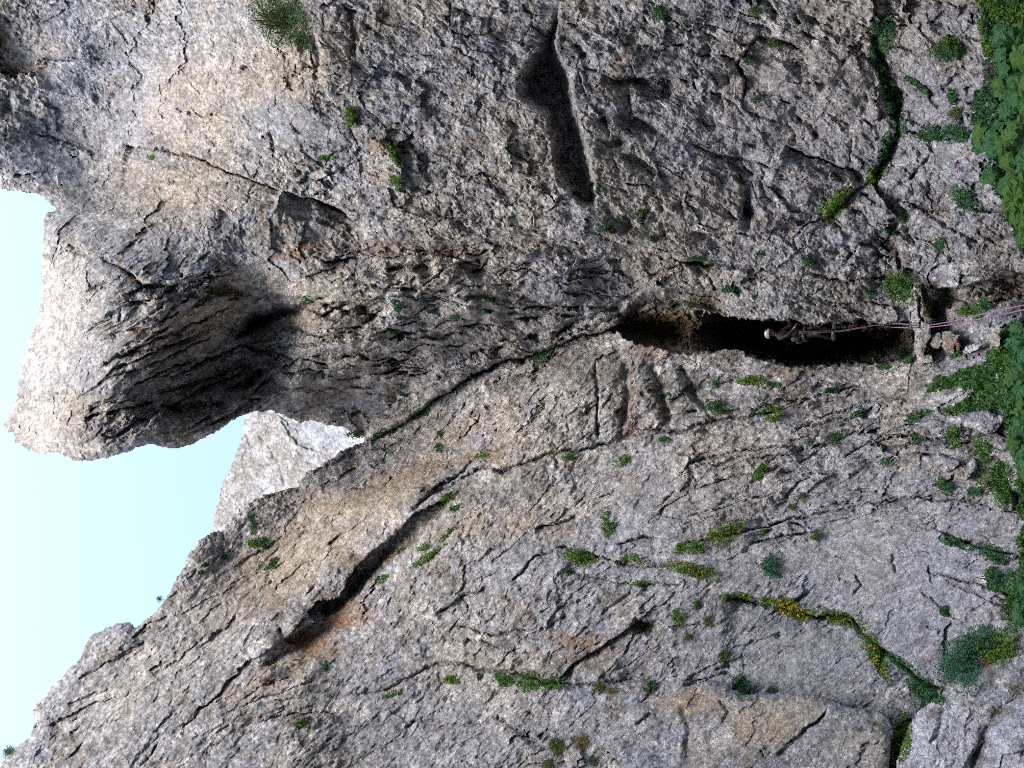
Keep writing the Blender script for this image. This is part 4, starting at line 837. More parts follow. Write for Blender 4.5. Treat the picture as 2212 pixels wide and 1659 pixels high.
def plant(kind, x, y, rx, ry, ang, label, name=None, cat=None, group=None, flowers=0):
    k_ = 1.22 if (x > 1880 and y < 520) else (1.22 if kind in 'cyb' else 1.1)
    if kind not in 'gs' and max(rx, ry) < 70: rx, ry = rx * k_, ry * k_
    feath = kind == 't' and max(rx, ry) > 28
    g = np.random.default_rng(int(x * 7 + y * 13) % 99991)
    r0 = float(surf_all(np.array([x]), np.array([y]))[0]); pxm = r0 / FOC
    lo, hi = (np.array(c) * 1.3 for c in PAL[kind])
    if kind in 'gts' and not feath:
        n = int(110 + rx * ry * 0.40); n = min(n, 1100)
        px, py, hh = scatter(g, x, y, rx * 0.6, ry * 0.6, ang, n, 4)
        P = pt(px, py, surf_all(px, py) * np.exp(-hh / FOC))
        cols = lo + (hi - lo) * g.uniform(0, 1, n)[:, None]
        dead = g.uniform(0, 1, n) < (0.12 if kind != 's' else 0.8)
        cols[dead] = np.array(PAL['s'][0]) + (np.array(PAL['s'][1]) - np.array(PAL['s'][0])) * g.uniform(0, 1, dead.sum())[:, None]
        V, Fc, K = blades(P, (0.42 * max(rx, ry) + 8) * pxm, g, cols, droop=0.8, width=0.022)
        nm = name or "grass_tuft"; ct = cat or "grass tuft"
    else:
        ls = 3.9 if feath else (5.2 if kind != 'j' else 4.4)
        n = int(np.clip(rx * ry * 3.4 / (ls * ls) * 6.5, 60, 3600))
        px, py, hh = scatter(g, x, y, rx, ry, ang, n, min(rx, ry) * 0.75, 4 + int(rx * ry / 400))
        P = pt(px, py, surf_all(px, py) * np.exp(-(hh + 1.5) / FOC))
        mixv = np.clip(g.uniform(0, 1, n) * 0.6 + 0.4 * (perlin(np.stack([px / 14, py / 14, hh / 14], 1), 9) + 0.5), 0, 1)
        cols = lo + (hi - lo) * mixv[:, None]
        dry = g.uniform(0, 1, n) < 0.05
        cols[dry] = (0.14, 0.115, 0.05)
        V, Fc, K = leaves(P, ls * pxm, 0.7, g, cols)
        # woody stems
        ns = max(3, n // 30) if not feath else 3
        sx, sy, sh = scatter(g, x, y, rx * 0.7, ry * 0.7, ang, ns, min(rx, ry))
        Pb = pt(sx, sy, surf_all(sx, sy))
        V2, F2, K2 = blades(Pb, (0.9 * min(rx, ry) if not feath else 6) * pxm, g, np.tile(np.array([[0.06, 0.05, 0.03]]), (ns, 1)), droop=0.1, width=0.03)
        Fc = np.concatenate([Fc, F2 + len(V)]); V = np.concatenate([V, V2]); K = np.concatenate([K, K2])
        nm = name or {'c': "cushion_plant", 'd': "leafy_plant", 'y': "flowering_plant", 'b': "bush", 'm': "moss_patch", 'j': "shrub", 't': "feathery_plant"}[kind]
        ct = cat or {'c': "plant", 'd': "plant", 'y': "flowering plant", 'b': "bush", 'm': "moss", 'j': "shrub", 't': "plant"}[kind]
    org = pt(np.array(x), np.array(y), np.array(r0))
    o = bpy.data.objects.new(nm, None); o.location = org; o.empty_display_size = 0.1; COL.objects.link(o)
    fo = bpy.data.objects.new("foliage", poly_mesh("foliage", V - org, Fc, K, M_LEAF)); COL.objects.link(fo); fo.parent = o
    tag(o, label, ct, group)
    if flowers:
        nf = int(flowers * 0.8)
        fx, fy, fh = scatter(g, x, y, rx * 0.95, ry * 0.95, ang, nf, min(rx, ry) * 0.8, 7)
        Pf = pt(fx, fy, surf_all(fx, fy) * np.exp(-(fh + 0.5 * min(rx, ry)) / FOC))
        cy = np.array([0.62, 0.36, 0.008]) * g.uniform(0.7, 1.15, nf)[:, None]
        V, Fc, K = leaves(Pf, 4.4 * pxm, 0.6, g, cy, aspect=0.95)
        fo = bpy.data.objects.new("blossoms", poly_mesh("blossoms", V - org, Fc, K, M_LEAF)); COL.objects.link(fo); fo.parent = o
        fo["kind"] = "stuff"
    return o

for a in (
    # high on the walls
    ('j', 606, 44, 52, 42, 58, "large dark green shrub hanging at the top edge of the right-hand wall"),
    ('j', 650, 92, 26, 14, 50, "ragged green spray trailing below the large hanging shrub"),
    ('c', 324, 341, 9, 5, 0, "tiny green tuft in the nick at the head of the long lip crack"),
    ('c', 704, 342, 18, 6, -6, "small green plant in the thin joints above the pale flake"),
    ('c', 750, 258, 14, 27, -18, "tall narrow green cushion growing on a brown corner of the wall"),
    ('c', 849, 330, 11, 32, -34, "slanting green strip of plants filling the step beside the pale flake"),
    ('c', 854, 398, 14, 17, 0, "round yellowish green cushion under the slanting green strip"),
    ('d', 1420, 30, 17, 17, 0, "round dark plant alone on bare rock beside the undercut cleft"),
    ('d', 1289, 413, 7, 9, 0, "tiny green plant at the lower tip of the undercut cleft"),
    ('d', 1311, 496, 14, 9, -30, "dim green tuft at the lower end of a slanting three plant row"),
    ('d', 1343, 472, 14, 7, -15, "middle green tuft of the slanting row on grey rock"),
    ('c', 1381, 463, 12, 8, 0, "brightest green tuft ending the slanting row on grey rock"),
    ('d', 1407, 516, 13, 8, 25, "small dark plant alone on the pale rock above the cave brow"),
    ('g', 1638, 24, 24, 14, 20, "dull grass hanging from a hollow high in the lower right-hand wall"),
    ('g', 1676, 92, 30, 11, 12, "strip of dull grass growing along a curved joint in the wall"),
    ('d', 1616, 132, 15, 9, 10, "small dark leaves at the corner where two joints meet"),
    ('d', 1634, 217, 10, 10, 0, "faint green tuft on the pale face below the dark corner"),
    ('d', 1485, 51, 7, 6, 0, "tiny green spot on rough rock near the round dark plant"),
    ('d', 1911, 60, 24, 22, 30, "dark leafy clump filling the top of the forked planted joint"),
    ('d', 1912, 160, 14, 40, -22, "long dark strip of leaves in the steep planted joint"),
    ('d', 1934, 240, 14, 42, -6, "dense dark green strip along the lower bend of the planted joint"),
    ('d', 1915, 325, 13, 30, 24, "dark leaves where the planted joint turns towards the cave"),
    ('c', 1888, 380, 17, 21, 20, "ferny green tuft hanging under the end of the planted joint"),
    ('c', 1806, 444, 36, 19, -42, "big bright fern clump in the notch between two grey blocks"),
    ('g', 1950, 470, 20, 14, 20, "grass tuft with brown base on the pale block"),
    ('d', 1925, 504, 12, 10, 0, "dim green leaves just beneath the brown based grass tuft"),
    ('d', 1900, 110, 16, 26, 30, "leafy dark clump in the planted joint just under its fork"),
    ('d', 1922, 203, 15, 26, -20, "small dark clump halfway along the planted joint"),
    ('d', 1984, 185, 30, 7, 36, "thin line of leaves along the edge of a tilted block"),
    ('d', 2052, 208, 14, 13, 0, "dark plant at the foot of the tilted block"),
    ('d', 2010, 292, 32, 14, 10, "dark green clump low between two pale blocks"),
    ('d', 2070, 292, 26, 18, 0, "dark green clump next to the broad leaved thicket"),
    ('g', 2074, 240, 26, 14, -30, "slim grass growing up against the thicket of broad leaves"),
    ('d', 2084, 437, 26, 20, 20, "deep green plant in a hollow beside the broad leaves"),
    ('d', 2030, 524, 14, 18, 10, "small dark plant in a hole of the lower wall"),
    ('d', 1640, 548, 10, 6, 0, "speck of green in the seam above the cave brow"),
    ('d', 2046, 110, 30, 18, 20, "dark leaves in the gap below the grey knobs at the wall foot"),
    ('y', 2060, 100, 26, 14, 10, "yellowish green small leaved plant beside the dark gap"),
    # pillar and gully
    ('d', 661, 647, 15, 8, 20, "dull green plant at the mouth of the black hole in the tower"),
    ('m', 492, 634, 42, 11, 8, "olive moss patch on the torn underside of the tower"),
    ('d', 856, 663, 9, 17, -18, "green plant hanging from the second dark hole under the tower"),
    ('d', 868, 686, 11, 7, 0, "small leaves just below the second dark hole"),
    ('d', 850, 717, 14, 7, 20, "green tuft on a grey flake under the tower"),
    ('d', 1050, 645, 14, 8, 10, "faint green tuft in a brown hollow of the overhanging wall"),
    ('d', 1042, 675, 14, 7, 0, "pale green patch on the overhanging wall"),
    ('d', 988, 684, 16, 6, 0, "dim green patch on plain rock under the overhanging wall"),
    ('d', 785, 774, 9, 6, 0, "tiny plant in a short dark crack of the tower base"),
    ('d', 1168, 766, 26, 16, -20, "dim greyish plant in the shadowed crease of the gully"),
    ('d', 902, 892, 26, 11, -22, "dark green tuft in the gully crease, middle of three"),
    ('d', 921, 875, 9, 9, 0, "small green tuft just up the crease from the dark tuft"),
    ('d', 818, 938, 22, 8, -20, "green tuft where the gully crease meets the pale far cliff"),
    ('c', 850, 930, 12, 8, -30, "yellowish tuft beside the crease near the far cliff"),
    ('d', 762, 938, 22, 9, 5, "green leaves at the foot of the pale far cliff"),
    ('d', 947, 942, 8, 9, 0, "small green plant on the slab under the gully crease"),
    ('d', 948, 968, 8, 11, 10, "small green plant lower on the same slab under the crease"),
    ('d', 826, 997, 8, 7, 0, "lone dark tuft on the bare slab below the far cliff"),
    ('c', 1042, 985, 16, 7, -20, "green tuft in the brown stained angle of the slab"),
    ('m', 1172, 882, 7, 20, 28, "narrow mossy fringe along a short crack in the slab"),
    ('c', 1232, 987, 20, 7, 0, "green strip on the ledge edge of the middle slab"),
    ('c', 1347, 993, 18, 11, -20, "green tuft below the row of square ledge blocks"),
    ('d', 1430, 950, 16, 9, 0, "dark tuft on the top of the square ledge blocks"),
    ('d', 1437, 855, 10, 7, 0, "small dark plant on the water worn ribs under the cave"),
    ('c', 956, 1086, 24, 9, -38, "yellow green plants inside the head of the great diagonal overhang"),
    ('d', 980, 1096, 15, 8, -30, "green tuft just below the head of the great overhang"),
    # around the cave
    ('d', 1508, 562, 26, 9, 4, "dark leaves tucked under the seam above the cave"),
    ('d', 1748, 566, 20, 12, 20, "dark leaves in a pocket above the far end of the cave"),
    ('d', 1584, 626, 26, 9, 5, "dark leaves on the bulging brow over the cave"),
    ('d', 1626, 642, 10, 6, 0, "tiny leaves on the brow beside the dark leaves"),
    ('d', 1880, 630, 12, 10, 0, "faint plant on the pale brow near the lower end of the cave"),
    ('b', 1948, 622, 28, 30, 20, "bright leafy clump above the chockstone"),
    ('d', 1960, 768, 18, 20, 0, "green leaves at the cave foot touching the chockstone"),
    ('d', 1911, 791, 18, 9, 0, "dull plant on the lower rim of the cave"),
    ('c', 1618, 822, 28, 9, 5, "yellowish green strip on the slab right under the cave"),
    ('d', 1546, 827, 10, 10, 0, "small dark plant on the slab beside the yellowish strip"),
    ('d', 1666, 829, 14, 7, 0, "small green patch at the lower end of the yellowish strip"),
    ('d', 1544, 880, 22, 22, 40, "dark green clump in the brown runnel below the cave"),
    ('c', 1674, 886, 20, 10, 10, "green tuft on the end of the stepped ledge"),
    ('c', 1670, 905, 16, 9, 0, "green tuft underneath the end of the stepped ledge"),
    ('d', 1640, 893, 12, 6, 0, "thin dark tuft along the stepped ledge"),
    ('d', 1808, 943, 18, 14, -30, "green clump in the thin beds under the cave foot"),
    ('d', 1749, 957, 10, 8, 0, "small green tuft up slope from the clump in the thin beds"),
    ('d', 1852, 894, 18, 9, -10, "faint green strip in the thin beds close to the cave foot"),
    ('d', 1790, 842, 20, 7, -14, "pale green strip along a bed near the cave rim"),
    ('d', 1911, 1000, 10, 12, 0, "small blue green tuft in broken beds"),
    ('c', 1645, 1010, 22, 9, -30, "dull olive tuft on the lower smooth beds"),
    ('c', 1640, 1030, 14, 9, 0, "bright green tuft just under the olive tuft"),
    ('g', 1711, 1094, 16, 10, -20, "wispy grass on smooth beds"),
    ('g', 1738, 1072, 18, 9, 0, "wispy grass a little above the other wisp on smooth beds"),
    ('d', 1978, 900, 34, 9, -10, "long dark fringe of leaves above the long pale block"),
    ('m', 2010, 668, 18, 20, 0, "green moss cushion under the dark rock roof by the chockstone"),
    ('b', 2094, 670, 24, 14, 10, "leafy plant growing under the lip of the dark rock roof"),
    ('d', 2130, 660, 12, 14, 20, "thin plant beside the leafy plant under the roof"),
    ('d', 2066, 762, 18, 9, -14, "low green leaves among small stones beneath the ropes"),
    ('b', 2062, 943, 18, 16, 20, "green clump in the joint beneath the long pale block"),
    ('b', 2124, 972, 22, 20, 30, "bright green clump between the two squarish blocks"),
    ('d', 1981, 946, 12, 13, 0, "pale blue green tuft on the face of the long block"),
    ('b', 2155, 1044, 32, 36, 20, "bright bush in the rubble at the foot of the beds"),
    ('d', 2040, 1048, 20, 18, 0, "soft blue green plant by the white angular stones"),
    ('d', 2112, 1060, 22, 12, 10, "dark low plants between the white stones and the bright bush"),
    # left-hand wall, high up
    ('d', 545, 1132, 9, 22, 0, "upright green plant near the skyline notch, above two others"),
    ('d', 564, 1172, 13, 16, 25, "thick dark green plant below the upright plant near the skyline"),
    ('c', 543, 1170, 12, 9, 0, "olive tuft beside the thick dark green plant"),
    ('d', 482, 1204, 13, 6, -6, "small green strip close to the ragged skyline"),
    ('d', 443, 1220, 10, 5, -20, "small green strip below the first one near the skyline"),
    ('d', 433, 1236, 9, 6, -10, "lowest green strip of the skyline group"),
    ('d', 588, 1219, 26, 8, -52, "dark slanting strip of plants in a crack under the skyline group"),
    ('d', 703, 1438, 8, 14, 0, "bright little bush on pale rock beneath the orange stained hollow"),
    ('c', 652, 1563, 14, 9, 0, "olive tuft on the grey wall below the stacked flakes"),
    ('g', 20, 1626, 16, 12, -30, "dry grass sprouting on the skyline corner of the wall"),
    ('g', 346, 1294, 7, 3, 0, "single twiggy plant standing out from the skyline"),
    ('c', 963, 1155, 18, 6, -36, "green line of plants along a crack, uppermost of three"),
    ('c', 917, 1184, 15, 8, -26, "green plants in the same slanting crack, next to the dark overhang"),
    ('c', 918, 1208, 46, 8, -34, "long slanting row of plants in a crack below the dark overhang"),
    ('c', 824, 1249, 17, 8, -26, "green tuft at the lower rim of the dark overhang"),
    ('m', 850, 1196, 26, 8, -24, "dark olive growth deep inside the dark overhang"),
    # middle of the left-hand wall
    ('c', 1250, 1207, 34, 17, 24, "dense green cushion on bare rock, farthest from the cave of the big cushions"),
    ('d', 1230, 1236, 16, 7, 0, "thin dull plant under the dense green cushion"),
    ('c', 1304, 1126, 9, 24, 0, "narrow upright green strip in a pale scar"),
    ('d', 1322, 1138, 9, 14, 0, "dark green plant beside the narrow upright strip"),
    ('c', 1374, 1209, 20, 9, 5, "small flat cushion on a crack between bigger cushions"),
    ('d', 1344, 1211, 8, 8, 0, "tiny dark tuft next to the small flat cushion"),
    ('c', 1386, 1262, 20, 7, 0, "low yellow green strip along a dark joint"),
    ('c', 1466, 1185, 8, 9, 0, "little green cushion just above the oval cushion"),
    ('c', 1494, 1183, 32, 12, -8, "oval green cushion left of the largest bushy cushion"),
    ('y', 1566, 1150, 37, 20, -28, "largest bushy cushion with orange yellow tips", None, None, None, 26),
    ('y', 1497, 1231, 46, 15, 14, "wide flat cushion speckled with yellow beneath the oval cushion", None, None, None, 24),
    ('c', 1651, 1150, 6, 12, -10, "thin green sprig on smooth rock next to the largest cushion"),
    ('c', 1763, 1156, 9, 9, 0, "solitary round tuft in the middle of the smooth slab"),
    ('t', 1660, 1218, 26, 22, 20, "spray of slender grey green grass on the smooth slab"),
    ('c', 1564, 1288, 10, 9, 0, "small green tuft at the upper end of the flowering crack"),
    ('y', 1614, 1292, 24, 8, 10, "green strip starting the flowering crack", None, None, None, 8),
    ('c', 1656, 1297, 17, 9, 0, "green cushion against the yellow flowers in the crack"),
    ('y', 1700, 1308, 32, 17, 20, "mass of golden yellow flowers in the crack", None, None, None, 150),
    ('y', 1732, 1330, 22, 12, 24, "smaller trailing patch of golden flowers under the main mass", None, None, None, 70),
    ('y', 1808, 1332, 38, 15, 10, "dense dark green cushion with few flowers closing the crack", None, None, None, 12),
    ('y', 1890, 1412, 16, 58, -22, "long steep hanging mat of leaves and yellow flowers", None, None, None, 60),
    ('d', 1946, 1436, 12, 52, -48, "dark leafy band in the shadow of the big grey block"),
    ('d', 1988, 1488, 24, 34, -24, "thick dark leaves where the dark band meets the lilac boulder"),
    ('d', 2018, 1510, 18, 14, -30, "green clump wedged against the lilac boulder"),
    ('y', 1950, 1580, 17, 50, 14, "blue green plant column between the beige outcrop and the lilac boulder", None, None, None, 10),
    ('t', 2072, 1440, 48, 50, -40, "soft teal grass filling the gully beside the lilac boulder"),
    ('t', 2110, 1390, 40, 30, -30, "feathery teal grass uphill from the soft teal grass"),
    ('b', 2112, 1400, 26, 18, 0, "dark green leaves in the middle of the teal grass"),
    ('y', 2160, 1400, 38, 28, -20, "yellowish feathery bush on top of the lilac boulder"),
    ('s', 2140, 1430, 22, 12, 0, "brown dry grass at the boulder edge under the yellowish bush"),
    ('d', 2038, 1317, 12, 14, 0, "dark tuft in a crack of the big grey block"),
    ('d', 2062, 1168, 34, 12, 14, "dark plant in the joint at the upper edge of the big block"),
    ('d', 2152, 1198, 40, 16, 22, "long dark clump in the joint leading to the greenery"),
    ('d', 2146, 1244, 24, 26, 30, "dark leaves under the long dark clump"),
    ('b', 2193, 1308, 26, 50, 0, "tall bright green bush beside the big grey block"),
    ('d', 1501, 1306, 9, 14, -10, "green tuft among dark crumbling rock"),
    ('g', 1533, 1343, 15, 17, 0, "spiky grass tuft on pale rock near the crumbling rock"),
    ('g', 1488, 1374, 14, 13, -20, "olive grass tuft at the foot of the crumbling rock"),
    ('c', 1464, 1335, 13, 18, 0, "yellow green plant at the edge of the crumbling rock"),
    ('d', 1675, 1369, 6, 8, 0, "tiny grey green plant on the smooth lower slab"),
    ('g', 1566, 1417, 22, 22, -30, "greyish green tuft at the head of the smooth lower slab"),
    ('d', 1604, 1476, 18, 28, -34, "dark green plant in the gap behind the beige outcrop"),
    ('t', 1672, 1492, 20, 8, 0, "thin grey green grass along the back edge of the beige outcrop"),
    ('d', 1036, 1461, 7, 11, 0, "small green sprig just before the long shrub row"),
    ('c', 968, 1471, 18, 7, -8, "low green strip in the crack up slope of the long shrub row"),
    ('b', 1096, 1470, 24, 13, 10, "bushy shrub starting the long row in the ledge crack"),
    ('b', 1142, 1472, 26, 18, 0, "middle bushy shrub of the long row in the ledge crack"),
    ('b', 1186, 1478, 26, 16, 8, "last bushy shrub of the long row in the ledge crack"),
    ('g', 1296, 1488, 24, 20, -30, "bright green grass tuft in the dark end of the ledge crack"),
    ('s', 1326, 1490, 20, 12, 0, "dead brown grass beside the bright green tuft"),
    ('d', 1404, 1484, 11, 17, 10, "dark green sprig behind the beige outcrop tip"),
    ('c', 848, 1500, 30, 5, -14, "thin green line in the crack of the grey lower wall"),
    ('g', 1212, 1612, 30, 34, -20, "large grass tussock half green above the pale boulder"),
    ('s', 1256, 1600, 26, 26, 0, "brown dry tussock between pale boulder and beige outcrop"),
    ('g', 1190, 1650, 22, 20, 0, "green grass at the lower end of the large tussock"),
    ('t', 1282, 1646, 18, 14, 0, "grey green blades between the pale boulder and the beige outcrop"),
):
    plant(*a[:7], **dict(zip(("name", "cat", "group", "flowers"), a[7:])))

# ------------------------------------------------------------------ greenery at the foot of the cliff
def in_poly(px, py, poly):
    ins = np.zeros(px.shape, bool)
    for k in range(len(poly)):
        ax, ay = poly[k]; bx, by = poly[(k + 1) % len(poly)]
        if ay != by: ins ^= ((ay > py) != (by > py)) & (px < (bx - ax) * (py - ay) / (by - ay) + ax)
    return ins
VEG1 = [(2112, -40), (2118, 60), (2128, 130), (2120, 180), (2104, 210), (2096, 260), (2100, 300), (2130, 330), (2142, 400), (2168, 440), (2174, 470), (2190, 500), (2204, 540), (2240, 580), (2400, 600), (2400, -40)]
VEG2 = [(2175, 700), (2161, 713), (2172, 740), (2141, 766), (2108, 790), (2061, 801), (2030, 818), (1998, 834), (2008, 846), (2048, 842), (2080, 834), (2100, 838), (2066, 873), (2036, 890), (2048, 900), (2080, 886), (2141, 884), (2171, 880), (2178, 943), (2190, 975), (2196, 1040), (2206, 1150), (2200, 1240), (2230, 1420), (2400, 1420), (2400, 690)]
def cover(name, poly, n, kind, ls, bulge, label, seed):
    g = np.random.default_rng(seed); p = np.array(poly)
    px = g.uniform(p[:, 0].min(), 2330, n * 3); py = g.uniform(p[:, 1].min(), p[:, 1].max(), n * 3)
    j = fbm(np.stack([px / 30, py / 30, px * 0], 1), 3, 0.6, seed=seed)
    k = in_poly(px + 14 * j, py + 14 * perlin(np.stack([px / 30, py / 30, px * 0 + 9], 1), seed), poly)
    px, py, j = px[k][:n], py[k][:n], j[k][:n]
    lump = 0.5 + 0.5 * fbm(np.stack([px / 44, py / 44, px * 0 + 3], 1), 3, 0.6, seed=seed + 1)
    hh = bulge * np.clip(lump, 0, 1) * g.uniform(0, 1, len(px)) ** 0.6
    r = surf_all(px, py) * np.exp(-hh / FOC)
    P = pt(px, py, r)
    lo, hi = (np.array(c) for c in PAL[kind])
    cols = lo + (hi - lo) * np.clip(g.uniform(0, 1, len(px)) * 0.6 + 0.5 * j + 0.2, 0, 1)[:, None]
    V, Fc, K = leaves(P, ls * r / FOC, 0.8, g, cols, aspect=0.6)
    o = bpy.data.objects.new(name, poly_mesh(name, V, Fc, K, M_LEAF)); COL.objects.link(o)
    tag(o, label, "undergrowth", None, "stuff")
cover("undergrowth", VEG1, 15000, 'd', 7.5, 46, "dark leafy undergrowth below the right-hand wall", 5)
cover("undergrowth", VEG2, 24000, 'b', 7.5, 48, "dark leafy undergrowth below the cave and the broken beds", 6)
cover("undergrowth", [(2108, -40), (2112, 60), (2126, 120), (2180, 130), (2400, 90), (2400, -40)], 7000, 'c', 5.5, 60, "yellowish fine leaved undergrowth at the top of the greenery", 7)

# broad leaves: each one a part of its plant
def lobed_leaf(seed):
    g = np.random.default_rng(seed); n = 26
    t = np.linspace(-math.pi * 0.93, math.pi * 0.93, n)
    lob = 1 + 0.13 * np.cos(t * 7 + g.uniform(0, 6)) + 0.05 * np.cos(t * 17 + g.uniform(0, 6)) - 0.10 * (np.abs(t) > 2.5)
    rim = np.stack([np.cos(t) * lob * 0.5 + 0.06, np.sin(t) * lob * 0.5, 0.10 * (np.cos(t * 5 + seed) * 0.4) - 0.08 * np.ones(n)], 1)
    mid = rim * np.array([0.55, 0.55, 0]) + np.array([0, 0, 0.02]) + np.c_[np.zeros((n, 2)), 0.025 * np.cos(t * 7)]
    V = np.concatenate([[[-0.12, 0, -0.05]], mid, rim])
    Fc = []
    for i in range(n - 1):
        Fc.append((0, 1 + i, 2 + i)); Fc.append((1 + i, 1 + n + i, 2 + n + i)); Fc.append((1 + i, 2 + n + i, 2 + i))
    base = np.array([0.030, 0.125, 0.045]); lite = np.array([0.065, 0.185, 0.055])
    k = np.concatenate([[0.9], 0.55 + 0.3 * np.cos(t * 7), 0.25 * np.ones(n)])[:, None]
    tone = np.array([1.0, 1.0, 1.0]) if seed % 2 else np.array([1.5, 1.12, 0.6])
    return poly_mesh("leaf", V, np.array(Fc), (base + (lite - base) * k) * tone, M_LEAF)
LEAFM = [lobed_leaf(k) for k in range(5)]
def broad_plant(x, y, spots, label, group=None):
    g = np.random.default_rng(int(x * 3 + y * 5))
    r0 = float(surf_all(np.array([x]), np.array([y]))[0])
    root = pt(np.array(x), np.array(y), np.array(r0))
    e = bpy.data.objects.new("broad_leaved_plant", None); e.location = root; COL.objects.link(e)
    tag(e, label, "plant", group)
    SV, SF, SK, off = [], [], [], 0
    for (lx, ly, sz) in spots:
        rl = float(surf_all(np.array([lx]), np.array([ly]))[0]) * math.exp(-(g.uniform(48, 92)) / FOC)
        p = pt(np.array(lx), np.array(ly), np.array(rl))
        lf = bpy.data.objects.new("leaf", LEAFM[g.integers(0, 5)]); COL.objects.link(lf); lf.parent = e
        nrm = Vector(unit(unit(CAM - p) * 0.8 + np.array([0, 0, 0.7]) + g.normal(size=3) * 0.22))
        q = nrm.to_track_quat('Z', 'Y') @ Quaternion((0, 0, 1), g.uniform(0, 6.28))
        s = sz * rl / FOC
        lf.matrix_local = Matrix.Translation(Vector(p - root)) @ q.to_matrix().to_4x4() @ Matrix.Diagonal((s, s, s, 1))
        a, b = np.zeros(3), p - root
        w = 0.004
        for k in range(4):
            t0, t1 = k / 4, (k + 1) / 4
            def c(t): return a * (1 - t) + b * t + np.array([0, 0, 0.10]) * math.sin(math.pi * t) * np.linalg.norm(b)
            A, B = c(t0), c(t1)
            for dx in ((w, 0, 0), (0, w, w)):
                dx = np.array(dx)
                SV += [A - dx, A + dx, B + dx, B - dx]; SF.append((off, off + 1, off + 2, off + 3)); off += 4
    SV = np.array(SV)
    so = bpy.data.objects.new("stems", poly_mesh("stems", SV, np.array(SF), np.tile([[0.07, 0.12, 0.045]], (len(SV), 1)), M_LEAF)); COL.objects.link(so); so.parent = e
BP = (
    ((2185, 110), ((2150, 78, 40), (2158, 112, 34), (2188, 92, 44), (2210, 70, 40), (2205, 125, 46), (2232, 110, 50)), "broad leaved plant at the edge of the yellowish growth"),
    ((2190, 170), ((2160, 150, 34), (2184, 160, 48), (2204, 184, 44), (2172, 190, 38), (2228, 160, 50), (2150, 178, 26)), "broad leaved plant beside the pink flower heads"),
    ((2200, 235), ((2186, 222, 46), (2200, 250, 52), (2172, 245, 36), (2222, 228, 52), (2205, 275, 40), (2180, 205, 30)), "broad leaved plant with large bluish leaves below the pink flowers"),
    ((2160, 300), ((2112, 282, 42), (2126, 300, 46), (2108, 312, 38), (2146, 290, 44), (2160, 316, 42), (2136, 322, 34), (2176, 296, 40)), "light green plant reaching farthest out over the pale rock"),
    ((2200, 330), ((2186, 330, 48), (2206, 310, 44), (2216, 345, 52), (2174, 350, 36), (2198, 366, 42)), "broad leaved plant behind the farthest reaching one"),
    ((2170, 372), ((2132, 376, 36), (2148, 362, 30), (2164, 388, 34), (2180, 395, 40), (2156, 402, 26)), "broad leaved plant with a drooping leaf above the dark hollow"),
    ((2210, 430), ((2192, 420, 46), (2216, 405, 50), (2206, 448, 56), (2182, 440, 34), (2226, 440, 54)), "plant with the biggest bright leaves at the vegetation edge"),
    ((2215, 500), ((2200, 478, 40), (2214, 500, 46), (2190, 468, 30), (2230, 485, 46), (2206, 522, 30)), "lowest broad leaved plant with one long hanging stalk"),
    ((2205, 730), ((2190, 712, 34), (2206, 735, 44), (2186, 750, 34), (2222, 715, 44), (2200, 770, 40)), "broad leaved plant where the ropes leave the greenery"),
    ((2200, 830), ((2184, 815, 30), (2202, 840, 36), (2180, 860, 30), (2214, 812, 40), (2198, 882, 38)), "broad leaved plant over the green bushes below the cave"),
    ((2205, 930), ((2192, 916, 34), (2208, 945, 40), (2186, 955, 30), (2222, 910, 42)), "broad leaved plant hiding the end of the squarish block"),
    ((2215, 1000), ((2204, 1000, 44), (2220, 1030, 40), (2226, 980, 40)), "single round leaf plant by the pale rounded stone"),
    ((2215, 1290), ((2200, 1270, 34), (2210, 1300, 38), (2196, 1330, 30), (2222, 1325, 40)), "broad leaved plant inside the tall bright bush"),
)
for (rt, spots, lab) in BP: broad_plant(rt[0], rt[1], spots, lab)

def flower_heads(x, y, heads, col, label):
    g = np.random.default_rng(int(x + y))
    root = pt(np.array(x), np.array(y), np.array(float(surf_all(np.array([x]), np.array([y]))[0])))
    Ps, Ks = [], []
    e = bpy.data.objects.new("pink_flower_plant", None); e.location = root; COL.objects.link(e); tag(e, label, "flowering plant")
    stem = []
    for (hx, hy, hr, n) in heads:
        r0 = float(surf_all(np.array([hx]), np.array([hy]))[0]) * math.exp(-66 / FOC); c = pt(np.array(hx), np.array(hy), np.array(r0))
        P = c + unit(g.normal(size=(n, 3))) * (g.uniform(0.2, 0.75, n) * hr * r0 / FOC)[:, None]
        kc = np.array(col) * g.uniform(0.75, 1.25, n)[:, None]
        V, Fc, K = leaves(P - root, 3.6 * r0 / FOC, 0.5, g, kc, aspect=0.9)
        b = bpy.data.objects.new("flower_head", poly_mesh("flower_head", V, Fc, K, M_LEAF)); COL.objects.link(b); b.parent = e
        stem.append(c - root)
    SV = []; SF = []
    for c in stem:
        k = len(SV); w = np.array([0.004, 0, 0.004]); SV += [-w, w, c + w, c - w]; SF.append((k, k + 1, k + 2, k + 3))
    so = bpy.data.objects.new("stems", poly_mesh("stems", np.array(SV), np.array(SF), np.tile([[0.08, 0.12, 0.05]], (len(SV), 1)), M_LEAF)); COL.objects.link(so); so.parent = e
flower_heads(2160, 190, ((2108, 163, 8, 26), (2124, 158, 9, 22), (2138, 146, 10, 20), (2128, 172, 7, 14), (2146, 156, 7, 12), (2124, 184, 6, 10), (2150, 178, 6, 8)), (0.42, 0.17, 0.38), "cluster of pale pink flower heads rising out of the broad leaves")
flower_heads(2096, 372, ((2068, 352, 7, 24), (2064, 360, 6, 18), (2073, 367, 8, 24)), (0.36, 0.07, 0.30), "small magenta flower head on the bare pale rock")

